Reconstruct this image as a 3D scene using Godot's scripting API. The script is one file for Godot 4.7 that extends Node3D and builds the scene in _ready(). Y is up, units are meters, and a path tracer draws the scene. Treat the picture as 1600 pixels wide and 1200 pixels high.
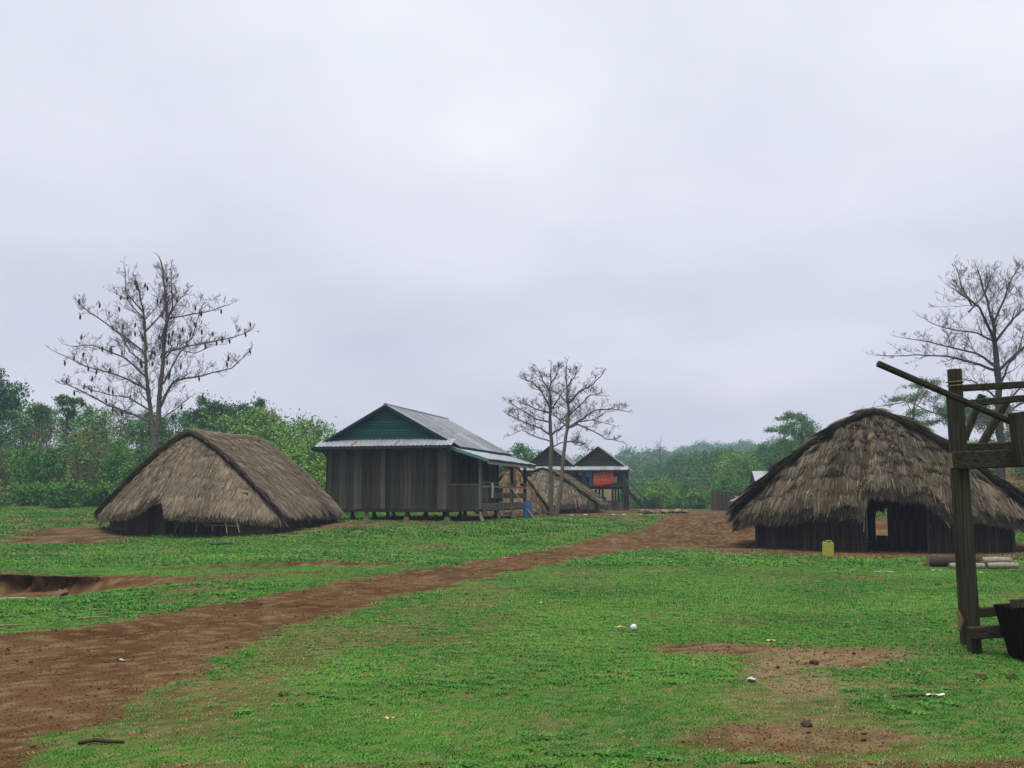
extends Node3D
# A village of thatched huts and plank houses on a green, under an overcast sky.
# Metres, y up; the camera stands at the origin at eye height and looks along -z, slightly upwards.

var rng := RandomNumberGenerator.new()
var nz := FastNoiseLite.new()      # about 1 m features
var nf := FastNoiseLite.new()      # fine
var nb := FastNoiseLite.new()      # broad
var taken := {}
var T := {}                        # textures
var M := {}                        # materials

# ------------------------------------------------------------------ mesh builder
class MB:
	var v := PackedVector3Array()
	var n := PackedVector3Array()
	var c := PackedColorArray()
	var ix := PackedInt32Array()
	func tri(a: Vector3, b: Vector3, d: Vector3, out: Vector3, col: Color) -> void:
		var nn := (d - a).cross(b - a).normalized()
		var k := v.size()
		v.push_back(a)
		if nn.dot(out) < 0.0:
			nn = -nn
			v.push_back(d); v.push_back(b)
		else:
			v.push_back(b); v.push_back(d)
		for i in 3:
			n.push_back(nn); c.push_back(col); ix.push_back(k + i)
	func face(a: Vector3, b: Vector3, d: Vector3, e: Vector3, out: Vector3, col: Color) -> void:
		var nn := (d - a).cross(b - a)
		if nn.length_squared() < 1e-14: nn = (e - a).cross(d - a)
		nn = nn.normalized()
		var k := v.size()
		if nn.dot(out) < 0.0:
			nn = -nn
			v.push_back(a); v.push_back(e); v.push_back(d); v.push_back(b)
		else:
			v.push_back(a); v.push_back(b); v.push_back(d); v.push_back(e)
		for i in 4:
			n.push_back(nn); c.push_back(col)
		for i in [0, 1, 2, 0, 2, 3]: ix.push_back(k + i)
	func hexa(p: Array, col: Color) -> void:   # bottom ring p0..p3, top ring p4..p7
		var mid := Vector3.ZERO
		for q in p: mid += q / 8.0
		for f in [[0, 1, 2, 3], [4, 5, 6, 7], [0, 1, 5, 4], [1, 2, 6, 5], [2, 3, 7, 6], [3, 0, 4, 7]]:
			var m: Vector3 = (p[f[0]] + p[f[1]] + p[f[2]] + p[f[3]]) / 4.0
			face(p[f[0]], p[f[1]], p[f[2]], p[f[3]], m - mid, col)
	func box(lo: Vector3, hi: Vector3, col := Color.WHITE) -> void:
		hexa([Vector3(lo.x, lo.y, lo.z), Vector3(hi.x, lo.y, lo.z), Vector3(hi.x, lo.y, hi.z), Vector3(lo.x, lo.y, hi.z), Vector3(lo.x, hi.y, lo.z), Vector3(hi.x, hi.y, lo.z), Vector3(hi.x, hi.y, hi.z), Vector3(lo.x, hi.y, hi.z)], col)
	func beam(a: Vector3, b: Vector3, w: float, h: float, col := Color.WHITE, bev := 0.0, up := Vector3.UP) -> void:
		# a squared timber from a to b: w across, h along the up direction, with bevelled arrises
		var d := (b - a).normalized()
		var s := d.cross(up)
		if s.length() < 0.01: s = d.cross(Vector3.RIGHT)
		s = s.normalized()
		var u := s.cross(d).normalized()
		var e: float = bev
		var prof := [Vector2(-w / 2 + e, -h / 2), Vector2(w / 2 - e, -h / 2), Vector2(w / 2, -h / 2 + e), Vector2(w / 2, h / 2 - e), Vector2(w / 2 - e, h / 2), Vector2(-w / 2 + e, h / 2), Vector2(-w / 2, h / 2 - e), Vector2(-w / 2, -h / 2 + e)]
		if e <= 0.0: prof = [Vector2(-w / 2, -h / 2), Vector2(w / 2, -h / 2), Vector2(w / 2, h / 2), Vector2(-w / 2, h / 2)]
		var k := prof.size()
		for i in k:
			var p: Vector2 = prof[i]
			var q: Vector2 = prof[(i + 1) % k]
			var o: Vector3 = s * (p.x + q.x) + u * (p.y + q.y)
			face(a + s * p.x + u * p.y, a + s * q.x + u * q.y, b + s * q.x + u * q.y, b + s * p.x + u * p.y, o, col)
			tri(a, a + s * p.x + u * p.y, a + s * q.x + u * q.y, -d, col)
			tri(b, b + s * p.x + u * p.y, b + s * q.x + u * q.y, d, col)
	func tube(pts: Array, radii: Array, sides: int, col: Color, cap := true) -> void:
		var k0 := v.size()
		var m := pts.size()
		var ref := Vector3(0.31, 0.17, 0.93)
		for i in m:
			var d: Vector3 = (pts[min(i + 1, m - 1)] - pts[max(i - 1, 0)]).normalized()
			var s := d.cross(ref)
			if s.length() < 0.05: s = d.cross(Vector3.RIGHT)
			s = s.normalized()
			var u := s.cross(d)
			for j in sides:
				var a := TAU * j / sides
				var o := s * cos(a) + u * sin(a)
				v.push_back(pts[i] + o * radii[i]); n.push_back(o); c.push_back(col)
		for i in m - 1:
			for j in sides:
				var a := k0 + i * sides + j
				var b := k0 + i * sides + (j + 1) % sides
				var e := a + sides
				var f := b + sides
				for q in [a, b, e, b, f, e]: ix.push_back(q)
		if cap:
			for end in [0, m - 1]:
				var dd: Vector3 = (pts[end] - pts[1 if end == 0 else m - 2]).normalized()
				for j in sides:
					tri(pts[end], v[k0 + end * sides + j], v[k0 + end * sides + (j + 1) % sides], dd, col)
	func grid(rows: Array, out_fn: Callable, col: Color) -> void:   # rows of points, smooth shaded
		var k0 := v.size()
		var r := rows.size()
		var w: int = rows[0].size()
		for i in r:
			for j in w:
				var du: Vector3 = rows[i][min(j + 1, w - 1)] - rows[i][max(j - 1, 0)]
				var dv: Vector3 = rows[min(i + 1, r - 1)][j] - rows[max(i - 1, 0)][j]
				var nn := du.cross(dv)
				if nn.length_squared() < 1e-12: nn = Vector3.UP
				nn = nn.normalized()
				if nn.dot(out_fn.call(rows[i][j])) < 0.0: nn = -nn
				v.push_back(rows[i][j]); n.push_back(nn); c.push_back(col)
		for i in r - 1:
			for j in w - 1:
				var a := k0 + i * w + j
				var q := [a, a + 1, a + w + 1, a + w]
				var g := (v[q[2]] - v[q[0]]).cross(v[q[1]] - v[q[0]]) + (v[q[3]] - v[q[0]]).cross(v[q[2]] - v[q[0]])
				if g.dot(n[a]) >= 0.0:
					for e in [q[0], q[1], q[2], q[0], q[2], q[3]]: ix.push_back(e)
				else:
					for e in [q[0], q[2], q[1], q[0], q[3], q[2]]: ix.push_back(e)
	func mesh(mat: Material) -> ArrayMesh:
		var arr := []
		arr.resize(Mesh.ARRAY_MAX)
		arr[Mesh.ARRAY_VERTEX] = v
		arr[Mesh.ARRAY_NORMAL] = n
		arr[Mesh.ARRAY_COLOR] = c
		arr[Mesh.ARRAY_INDEX] = ix
		var m := ArrayMesh.new()
		m.add_surface_from_arrays(Mesh.PRIMITIVE_TRIANGLES, arr)
		m.surface_set_material(0, mat)
		return m

# ------------------------------------------------------------------ scene helpers
func numbered(called: String) -> String:
	var k: int = taken.get(called, 0)
	taken[called] = k + 1
	return called if k == 0 else "%s_%03d" % [called, k]

func part(called: String, mb: MB, mat: Material, parent: Node, at := Vector3.ZERO) -> MeshInstance3D:
	var o := MeshInstance3D.new()
	o.mesh = mb.mesh(mat)
	o.name = called
	o.position = at
	parent.add_child(o, true)
	return o

func part_mesh(called: String, mesh: Mesh, parent: Node, at := Vector3.ZERO) -> MeshInstance3D:
	var o := MeshInstance3D.new()
	o.mesh = mesh
	o.name = called
	o.position = at
	parent.add_child(o, true)
	return o

func thing(called: String, label: String, category: String, at := Vector3.ZERO, turn := 0.0, group := "") -> Node3D:
	var o := Node3D.new()
	o.name = numbered(called)
	add_child(o)
	o.position = at
	o.rotation.y = turn
	tag(o, label, category, group)
	return o

func tag(o: Node, label: String, category: String, group := "") -> void:
	o.set_meta("label", label)
	o.set_meta("category", category)
	if group != "": o.set_meta("group", group)

func single(called: String, mb: MB, mat: Material, label: String, category: String, at := Vector3.ZERO, turn := 0.0, group := "") -> MeshInstance3D:
	var o := MeshInstance3D.new()
	o.mesh = mb.mesh(mat)
	o.name = numbered(called)
	add_child(o)
	o.position = at
	o.rotation.y = turn
	tag(o, label, category, group)
	return o

func lin(r: float, g: float, b: float) -> Color:   # a linear base colour as an sRGB albedo
	return Color(r, g, b).linear_to_srgb()

func rnd(a: float, b: float) -> float:
	return rng.randf_range(a, b)

func sm(a: float, b: float, x: float) -> float:
	var t := clampf((x - a) / (b - a), 0.0, 1.0)
	return t * t * (3.0 - 2.0 * t)

# ------------------------------------------------------------------ textures and materials
func grain_texture(size: int, freq: float, lo: float, hi: float, seed_: int, squash_x := 1, squash_y := 1, fractal := 4) -> ImageTexture:
	var f := FastNoiseLite.new()
	f.seed = seed_
	f.noise_type = FastNoiseLite.TYPE_SIMPLEX_SMOOTH
	f.frequency = freq
	f.fractal_octaves = fractal
	var im := f.get_seamless_image(size / squash_x, size / squash_y)
	im.convert(Image.FORMAT_L8)
	if squash_x > 1 or squash_y > 1: im.resize(size, size, Image.INTERPOLATE_CUBIC)
	var d := im.get_data()
	for i in d.size():
		d[i] = int(clampf(lerpf(lo, hi, d[i] / 255.0), 0.0, 1.0) * 255.0)
	var o := Image.create_from_data(size, size, false, Image.FORMAT_L8, d)
	o.convert(Image.FORMAT_RGB8)
	return ImageTexture.create_from_image(o)

func normal_texture(size: int, freq: float, strength: float, seed_: int, squash_x := 1) -> ImageTexture:
	var f := FastNoiseLite.new()
	f.seed = seed_
	f.frequency = freq
	f.fractal_octaves = 4
	var im := f.get_seamless_image(size / squash_x, size)
	if squash_x > 1: im.resize(size, size, Image.INTERPOLATE_CUBIC)
	im.convert(Image.FORMAT_RGBA8)
	im.bump_map_to_normal_map(strength)
	return ImageTexture.create_from_image(im)

func mat(col: Color, rough := 0.9, tex: Texture2D = null, scale := Vector3.ONE, vcol := false, norm: Texture2D = null, nscale := 1.0) -> StandardMaterial3D:
	var m := StandardMaterial3D.new()
	m.albedo_color = col
	m.roughness = rough
	m.metallic_specular = 0.25
	m.vertex_color_use_as_albedo = vcol
	if tex:
		m.albedo_texture = tex
		m.uv1_triplanar = true
		m.uv1_world_triplanar = true
		m.uv1_scale = scale
	if norm:
		m.normal_enabled = true
		m.normal_texture = norm
		m.normal_scale = nscale
	return m

func make_materials() -> void:
	T.soil = grain_texture(512, 0.09, 0.55, 1.35, 11)
	T.soil_n = normal_texture(512, 0.07, 5.0, 12)
	T.wood_v = grain_texture(256, 0.05, 0.05, 1.45, 21, 1, 16)     # streaks run along v
	T.wood_n = null
	T.bark = grain_texture(256, 0.06, 0.45, 1.25, 23, 1, 3)
	T.rust = grain_texture(256, 0.03, 0.6, 1.2, 25)
	T.cloth = grain_texture(256, 0.05, 0.8, 1.1, 26)
	M.ground = mat(Color.WHITE, 1.0, T.soil, Vector3(0.9, 0.9, 0.9), true, T.soil_n, 0.9)
	M.ground.metallic_specular = 0.1
	M.straw = mat(Color.WHITE, 0.95, null, Vector3.ONE, true)
	M.straw.metallic_specular = 0.15
	M.leaf = mat(Color.WHITE, 0.6, null, Vector3.ONE, true)
	M.leaf.backlight = Color(0.35, 0.4, 0.2)
	M.leaf.metallic_specular = 0.3
	M.grass = mat(Color.WHITE, 0.75, null, Vector3.ONE, true)
	M.grass.backlight = Color(0.25, 0.3, 0.12)
	M.grass.metallic_specular = 0.2
	M.planks = []
	for k in 8:
		var t: Array = [[0.046, 0.044, 0.038], [0.080, 0.078, 0.068], [0.030, 0.028, 0.024], [0.050, 0.056, 0.048], [0.115, 0.110, 0.098], [0.038, 0.043, 0.037], [0.062, 0.055, 0.044], [0.088, 0.090, 0.082]][k]
		M.planks.append(mat(lin(t[0] * 1.6, t[1] * 1.65, t[2] * 1.35), 0.9, T.wood_v, Vector3(5.0 + k, 0.5, 5.0 + k)))
	M.wall_dark = mat(lin(0.090, 0.065, 0.036), 0.95, T.wood_v, Vector3(4, 0.5, 4))
	M.wall_mud = mat(lin(0.120, 0.084, 0.050), 0.95, T.soil, Vector3(1.2, 1.2, 1.2))
	M.green_board = []
	for k in 3:
		M.green_board.append(mat([lin(0.012, 0.068, 0.062), lin(0.015, 0.080, 0.073), lin(0.010, 0.058, 0.054)][k], 0.7, T.rust, Vector3(0.8, 3, 0.8)))
	M.zinc = []
	for k in 4:
		var z := mat([lin(0.22, 0.24, 0.265), lin(0.17, 0.19, 0.21), lin(0.27, 0.29, 0.31), lin(0.20, 0.205, 0.21)][k], 0.55, T.rust, Vector3(0.9, 0.9, 0.9))
		z.metallic = 0.25
		z.metallic_specular = 0.5
		M.zinc.append(z)
	M.zinc_bright = mat(lin(0.36, 0.385, 0.415), 0.5, T.rust, Vector3(0.8, 0.8, 0.8))
	M.zinc_bright.metallic = 0.2
	M.rusty = mat(lin(0.23, 0.13, 0.075), 0.9, T.rust, Vector3(3, 3, 3))
	M.zinc_old = mat(lin(0.20, 0.205, 0.21), 0.7, T.rust, Vector3(1.4, 1.4, 1.4))
	M.fascia_blue = mat(lin(0.012, 0.026, 0.045), 0.7)
	M.fascia_teal = mat(lin(0.09, 0.21, 0.20), 0.7, T.rust, Vector3(2, 2, 2))
	M.fascia_cream = mat(lin(0.30, 0.30, 0.22), 0.8, T.rust, Vector3(2, 2, 2))
	M.dark_gable = []
	for k in 3:
		M.dark_gable.append(mat([lin(0.035, 0.040, 0.032), lin(0.045, 0.050, 0.040), lin(0.030, 0.036, 0.030)][k], 0.9, T.wood_v, Vector3(4, 0.6, 4)))
	M.post = mat(lin(0.075, 0.066, 0.052), 0.9, T.wood_v, Vector3(6, 0.5, 6))
	M.pale_post = mat(lin(0.26, 0.23, 0.17), 0.9, T.bark, Vector3(3, 1.0, 3))
	M.concrete = mat(lin(0.22, 0.16, 0.11), 0.95, T.soil, Vector3(2, 2, 2))
	M.bamboo = mat(lin(0.25, 0.21, 0.13), 0.7, T.bark, Vector3(4, 1, 4))
	T.wood_f = grain_texture(256, 0.05, 0.45, 1.2, 22, 1, 10)
	M.frame_wood = mat(lin(0.046, 0.042, 0.025), 0.85, T.wood_f, Vector3(7, 0.6, 7))
	M.frame_wood_x = mat(lin(0.040, 0.036, 0.022), 0.85, T.bark, Vector3(0.7, 7, 7))
	M.frame_end = mat(lin(0.24, 0.17, 0.09), 0.9, T.bark, Vector3(9, 9, 9))
	M.bark_grey = mat(lin(0.14, 0.125, 0.10), 0.95, T.bark, Vector3(2, 0.7, 2))
	M.bark_dark = mat(lin(0.075, 0.066, 0.055), 0.95, T.bark, Vector3(2, 0.7, 2))
	M.bark_mottled = mat(lin(0.16, 0.15, 0.11), 0.95, T.bark, Vector3(3, 1.5, 3))
	M.twig = mat(lin(0.105, 0.094, 0.078), 0.95)
	M.pod = mat(lin(0.030, 0.035, 0.020), 0.8)
	M.white = mat(lin(0.56, 0.56, 0.54), 0.6, T.cloth, Vector3(8, 8, 8))
	M.paper = mat(lin(0.40, 0.37, 0.31), 0.8)
	M.tan = mat(lin(0.45, 0.33, 0.18), 0.9)
	M.yellow = mat(lin(0.34, 0.33, 0.05), 0.45, T.cloth, Vector3(3, 3, 3))
	M.yellow_print = mat(lin(0.20, 0.33, 0.08), 0.5)
	M.blue = mat(lin(0.05, 0.14, 0.30), 0.5, T.rust, Vector3(3, 3, 3))
	M.black = mat(lin(0.014, 0.010, 0.007), 1.0, T.wood_v, Vector3(3, 0.5, 3))
	M.black.metallic_specular = 0.05
	M.rubber = mat(lin(0.02, 0.02, 0.02), 0.9)
	M.calf = mat(lin(0.014, 0.013, 0.012), 0.7)
	M.steel = mat(lin(0.35, 0.35, 0.36), 0.4)
	M.red = mat(lin(0.35, 0.04, 0.025), 0.9, T.cloth, Vector3(6, 6, 6))
	M.pink = mat(lin(0.52, 0.30, 0.36), 0.9, T.cloth, Vector3(6, 6, 6))
	M.cloth_blue = mat(lin(0.06, 0.16, 0.34), 0.9, T.cloth, Vector3(6, 6, 6))
	M.cloth_jean = mat(lin(0.04, 0.09, 0.16), 0.9, T.cloth, Vector3(6, 6, 6))
	M.cloth_dark = mat(lin(0.035, 0.05, 0.06), 0.9, T.cloth, Vector3(6, 6, 6))
	M.cloth_yellow = mat(lin(0.34, 0.28, 0.08), 0.9, T.cloth, Vector3(6, 6, 6))
	M.cloth_white = mat(lin(0.60, 0.60, 0.58), 0.9, T.cloth, Vector3(6, 6, 6))
	M.blanket = mat(Color.WHITE, 0.95, null, Vector3.ONE, true)
	M.sack = mat(lin(0.50, 0.44, 0.30), 0.9, T.soil, Vector3(1.5, 1.5, 1.5))
	M.log_bark = mat(lin(0.060, 0.045, 0.032), 0.95, T.bark, Vector3(2, 6, 6))
	M.log_pale = mat(lin(0.30, 0.265, 0.21), 0.9, T.bark, Vector3(2, 6, 6))
	M.stone = mat(lin(0.13, 0.085, 0.055), 0.95, T.soil, Vector3(3, 3, 3))
	M.clod = mat(lin(0.055, 0.035, 0.022), 1.0, T.soil, Vector3(3, 3, 3))
	M.dry_stem = mat(lin(0.16, 0.13, 0.09), 0.95)

# ------------------------------------------------------------------ the lie of the land
func lip_z(x: float) -> float:      # the edge of the eroded bank on the left
	return -21.0 + 0.34 * sin(x * 1.3) + 0.40 * nz.get_noise_2d(x * 0.9, 3.0) + 0.22 * nf.get_noise_2d(x * 0.8, 9.0) + 0.16 * (x + 9.0) * 0.5

func gully(x: float) -> float:      # how deep the bank is cut, by x
	return 0.44 * sm(-5.6, -9.6, x) * (0.85 + 0.15 * sin(x * 2.1))

func land(x: float, z: float) -> float:
	var d := -z
	var k := sm(2.0, 7.0, x)
	var h := 0.62 * sm(lerpf(31.0, 37.0, k), lerpf(45.0, 55.0, k), d)
	h += 6.0 * sm(46.0, 110.0, d) * sm(-4.0, -30.0, x)
	h += 5.0 * sm(40.0, 75.0, d) * sm(18.0, 30.0, x)
	h += 2.0 * sm(250.0, 450.0, d)
	h += 12.0 * exp(-pow((x - 112.0) / 46.0, 2.0)) * sm(330.0, 480.0, d)
	h -= 0.35 * sm(75.0, 110.0, d) * (1.0 - sm(-4.0, -30.0, x))
	# the hollow below the eroded bank
	var g := gully(x)
	if g > 0.002 and d < 30.0 and d > 10.0:
		var q := z - lip_z(x)
		if q > 0.0:
			var under := sm(-11.2, -10.1, x) * sm(-7.6, -9.4, x)
			h -= g * (1.0 - sm(0.9, 5.2, q)) * sm(-0.02, lerpf(0.75, 0.16, under), q) * (1.0 + 0.35 * nz.get_noise_2d(x * 1.5, z * 1.5))
		else:
			h += 0.10 * g * exp(-q * q * 0.5)
	# a low eroded step across the lawn in front of the house
	var sx := exp(-pow((x + 5.2) / 2.6, 2.0)) * sm(-1.6, -2.8, x)
	h += 0.11 * sx * sm(-24.75 - 0.2 * x + 0.5 * nz.get_noise_2d(x, 8.0), -25.0 - 0.2 * x + 0.5 * nz.get_noise_2d(x, 8.0), z) * sm(-34.0, -27.0, z)
	h += 0.06 * nb.get_noise_2d(x * 1.0, z * 1.0) * sm(3.0, 12.0, d)
	return h

func edge(tab: Array, d: float) -> float:
	if d <= tab[0][0]: return tab[0][1]
	for i in range(1, tab.size()):
		if d <= tab[i][0]:
			return lerpf(tab[i - 1][1], tab[i][1], (d - tab[i - 1][0]) / (tab[i][0] - tab[i - 1][0]))
	return tab[-1][1]

const ROAD_L := [[4.0, -20.0], [7.0, -15.0], [9.5, -10.0], [11.0, -7.6], [12.2, -6.1], [13.6, -5.2], [16.6, -4.15], [22.4, -2.25], [28.4, 0.0], [37.2, 3.3], [44.5, 5.9], [58.6, 9.6], [66.0, 12.5], [75.0, 17.0], [90.0, 30.0]]
const ROAD_R := [[4.0, -2.6], [6.4, -3.1], [7.8, -3.1], [9.7, -3.0], [12.4, -2.9], [16.1, -2.0], [20.4, -0.64], [26.4, 1.66], [31.7, 4.0], [33.8, 6.6], [36.0, 9.0], [44.0, 11.0], [50.0, 12.5], [60.0, 15.5], [68.0, 22.0], [75.0, 30.0], [90.0, 50.0]]
const BARE := [ # bare earth: x, z, rx, rz, strength
	[2.35, -11.0, 0.75, 0.42, 1.0], [3.45, -10.7, 0.85, 0.42, 1.0], [2.8, -10.2, 0.75, 0.4, 0.8], [2.45, -9.2, 0.40, 0.9, 0.62], [2.25, -8.1, 0.6, 0.9, 0.42], [2.0, -7.0, 0.8, 0.45, 0.72], [3.4, -9.0, 1.1, 0.3, 0.35],
	[-1.6, -6.0, 2.0, 0.38, 0.9], [0.7, -5.9, 1.8, 0.35, 0.6], [2.6, -6.2, 1.6, 0.4, 0.6], [-2.5, -8.4, 0.7, 1.4, 0.42], [-2.3, -11.5, 0.5, 2.5, 0.36], [-0.6, -17.5, 0.6, 2.6, 0.30], [1.4, -20.5, 0.8, 2.6, 0.22], [-1.4, -14.0, 0.5, 1.6, 0.28],
	[11.6, -32.2, 6.9, 5.3, 1.3], [7.8, -33.5, 3.0, 3.5, 1.0], [16.0, -30.0, 4.0, 2.4, 0.8],
	[-15.6, -35.3, 2.2, 1.5, 1.3], [-16.0, -38.0, 2.2, 2.2, 1.0], [-11.4, -40.6, 4.6, 3.9, 1.2], [-7.6, -40.6, 2.6, 1.4, 1.0], [-16.0, -44.5, 6.5, 1.3, 0.9], [-22.0, -47.0, 9.0, 1.2, 0.7], [-18.0, -54.0, 7.0, 1.2, 0.6],
	[-3.9, -47.4, 4.6, 4.7, 1.4], [-1.8, -50.5, 3.6, 4.4, 1.4], [2.2, -50.8, 3.8, 1.7, 1.2], [5.0, -53.5, 3.0, 1.8, 0.8], [6.5, -64.0, 6.5, 8.0, 1.2], [2.5, -60.0, 6.0, 7.5, 1.2], [14.0, -72.0, 9.0, 5.0, 0.9],
	[-10.2, -20.4, 3.6, 0.8, 1.3], [-6.6, -20.3, 1.8, 0.55, 1.0], [-8.4, -17.2, 1.0, 0.35, 0.9], [-5.6, -17.6, 0.9, 0.25, 0.7], [-6.6, -19.3, 1.0, 0.4, 0.7], [-5.0, -21.6, 1.6, 0.5, 0.7], [-14.0, -30.5, 1.2, 0.3, 0.7],
	[14.5, -40.5, 4.5, 3.5, 1.0], [17.0, -47.0, 5.0, 5.5, 1.0], [27.0, -54.0, 6.0, 5.0, 1.0], [30.0, -48.0, 5.0, 3.0, 0.8]]

func bare(x: float, z: float) -> float:   # 0 turf .. 1 bare earth
	var d := -z
	var wob := nz.get_noise_2d(x * 1.3, z * 1.3) * 0.55 + nf.get_noise_2d(x, z) * 0.30
	var r := 0.0
	if d < 90.0:
		var xl := edge(ROAD_L, d)
		var xr := edge(ROAD_R, d)
		var s := minf(x - xl, xr - x) + wob * 0.6
		r = sm(-0.22, 0.18, s)
	for b in BARE:
		var e := Vector2((x - b[0]) / b[2], (z - b[1]) / b[3])
		var l := e.length_squared()
		if l < 3.0:
			r = maxf(r, minf(b[4], 1.0) * sm(1.35, 0.55, sqrt(l) + wob * 0.55))
	# the raw earth edge of the low step in the lawn
	if x < -1.6 and x > -11.0 and d > 23.0 and d < 28.0:
		var zst := -24.87 - 0.2 * x + 0.5 * nz.get_noise_2d(x, 8.0)
		r = maxf(r, 0.8 * sm(0.26, 0.05, absf(z - zst) + wob * 0.5) * sm(0.12, 0.35, exp(-pow((x + 5.2) / 2.6, 2.0)) + wob * 0.3))
	# worn turf
	var worn := sm(0.14, 0.55, nb.get_noise_2d(x * 3.1 + 40.0, z * 3.1) + wob * 0.40) * 0.36
	return clampf(maxf(r, worn), 0.0, 1.0)

func ground_point(x: float, z: float) -> Vector3:
	var y := land(x, z)
	var zz := z
	var g := gully(x)
	if g > 0.01 and z > -24.0 and z < -17.0:
		var q := z - lip_z(x)
		var under := sm(-11.2, -10.1, x) * sm(-7.6, -9.4, x)       # where the bank is undercut
		if q > 0.0 and q < 0.5: zz -= (0.02 + 0.85 * under) * g * sm(0.5, 0.1, q)
		if q > -0.12 and q < 0.6: zz += 0.16 * g * nf.get_noise_2d(x * 0.7, q * 4.0) + 0.10 * g * nf.get_noise_2d(x * 2.3, q * 9.0 + 4.0)
		if q <= 0.0 and q > -0.4: zz += (0.02 + 0.25 * under) * g * sm(-0.4, 0.0, q)
	if z < 0.0 and z > -60.0:
		y += (0.016 * nf.get_noise_2d(x * 3.0, z * 3.0) + 0.02 * nz.get_noise_2d(x * 0.9 + 90.0, z * 0.9)) * 0.8
		if z > -40.0 and z < -11.0:   # wheel ruts along the track
			var xl := edge(ROAD_L, -z)
			var xr := edge(ROAD_R, -z)
			if x > xl - 0.5 and x < xr + 0.5:
				var u := (x - xl) / (xr - xl)
				y -= 0.055 * (exp(-pow((u - 0.27) / 0.09, 2.0)) + exp(-pow((u - 0.74) / 0.09, 2.0)))
	return Vector3(x, y, zz)

func axis(parts: Array) -> PackedFloat32Array:   # [from, to, step] runs
	var o := PackedFloat32Array()
	for p in parts:
		var v: float = p[0]
		var n := int(round(absf(p[1] - p[0]) / p[2]))
		for i in n:
			o.push_back(lerpf(p[0], p[1], float(i) / n))
		v = p[1]
	o.push_back(parts[-1][1])
	return o

func make_ground() -> void:
	var xs := axis([[-520, -200, 20], [-200, -60, 7], [-60, -22, 1.0], [-22, -13, 0.3], [-13, 13, 0.13], [13, 24, 0.35], [24, 60, 1.2], [60, 200, 6], [200, 520, 20]])
	var zs := axis([[40, 4, 4], [4, -4, 0.5], [-4, -22.5, 0.11], [-22.5, -34, 0.16], [-34, -60, 0.4], [-60, -110, 1.2], [-110, -340, 6], [-340, -640, 12], [-640, -760, 40]])
	var w := xs.size()
	var v := PackedVector3Array()
	var c := PackedColorArray()
	var ix := PackedInt32Array()
	v.resize(w * zs.size()); c.resize(w * zs.size())
	var near := PackedByteArray()
	var k := 0
	for z in zs:
		for x in xs:
			var p := ground_point(x, z)
			var b := bare(x, z)
			var fine := nf.get_noise_2d(x * 3.0, z * 3.0)
			var med := nz.get_noise_2d(x * 0.9 + 90.0, z * 0.9)
			v[k] = p
			var dusty := clampf(0.5 + 0.9 * med + 0.5 * nb.get_noise_2d(x * 2.0, z * 2.0), 0.0, 1.0)
			var soil := Color(0.068, 0.035, 0.015).lerp(Color(0.116, 0.068, 0.033), dusty)
			if nf.get_noise_2d(x * 1.7 + 33.0, z * 1.7) > 0.22: soil = soil.lerp(Color(0.23, 0.18, 0.095), 0.4)   # trodden straw
			var sere := exp(-(pow((x - 2.9) / 1.7, 2.0) + pow((z + 9.6) / 2.4, 2.0))) * clampf(0.6 + 1.5 * fine + med, 0.0, 1.0)   # withered grass matted on the bald patch
			soil = soil.lerp(Color(0.215, 0.165, 0.092), sere * 0.8)
			var turf := Color(0.060, 0.140, 0.026).lerp(Color(0.130, 0.118, 0.050), clampf(0.35 + 1.1 * nf.get_noise_2d(x * 2.2 + 7.0, z * 2.2) + 0.4 * med, 0.0, 1.0))
			c[k] = turf.lerp(soil, clampf(b * 1.7, 0.0, 1.0))
			k += 1
	for i in zs.size() - 1:
		for j in w - 1:
			var a := i * w + j
			for q in [a, a + 1, a + w + 1, a, a + w + 1, a + w]: ix.push_back(q)
	# normals
	var n := PackedVector3Array()
	n.resize(v.size())
	for i in zs.size():
		for j in w:
			var du := v[i * w + mini(j + 1, w - 1)] - v[i * w + maxi(j - 1, 0)]
			var dv := v[mini(i + 1, zs.size() - 1) * w + j] - v[maxi(i - 1, 0) * w + j]
			n[i * w + j] = du.cross(dv).normalized() 
	if n[w * 20 + 20].y < 0:
		for i in n.size(): n[i] = -n[i]
		for i in range(0, ix.size(), 3):
			var t := ix[i + 1]
			ix[i + 1] = ix[i + 2]; ix[i + 2] = t
	# check winding against the normal (clockwise is the front)
	var q := ix[3 * w * 40]
	var tn := (v[ix[3 * w * 40 + 2]] - v[q]).cross(v[ix[3 * w * 40 + 1]] - v[q])
	if tn.dot(n[q]) < 0.0:
		for i in range(0, ix.size(), 3):
			var t := ix[i + 1]
			ix[i + 1] = ix[i + 2]; ix[i + 2] = t
	var arr := []
	arr.resize(Mesh.ARRAY_MAX)
	arr[Mesh.ARRAY_VERTEX] = v; arr[Mesh.ARRAY_NORMAL] = n; arr[Mesh.ARRAY_COLOR] = c; arr[Mesh.ARRAY_INDEX] = ix
	var m := ArrayMesh.new()
	m.add_surface_from_arrays(Mesh.PRIMITIVE_TRIANGLES, arr)
	m.surface_set_material(0, M.ground)
	var o := MeshInstance3D.new()
	o.mesh = m
	o.name = "ground"
	o.set_meta("kind", "structure")
	add_child(o)

func multi(called: String, mesh: Mesh, buf: PackedFloat32Array, label: String, category: String) -> void:
	var mm := MultiMesh.new()
	mm.transform_format = MultiMesh.TRANSFORM_3D
	mm.use_colors = true
	mm.mesh = mesh
	mm.instance_count = buf.size() / 16
	mm.buffer = buf
	var o := MultiMeshInstance3D.new()
	o.multimesh = mm
	o.name = numbered(called)
	o.set_meta("kind", "stuff")
	if label != "": tag(o, label, category)
	add_child(o)

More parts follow.
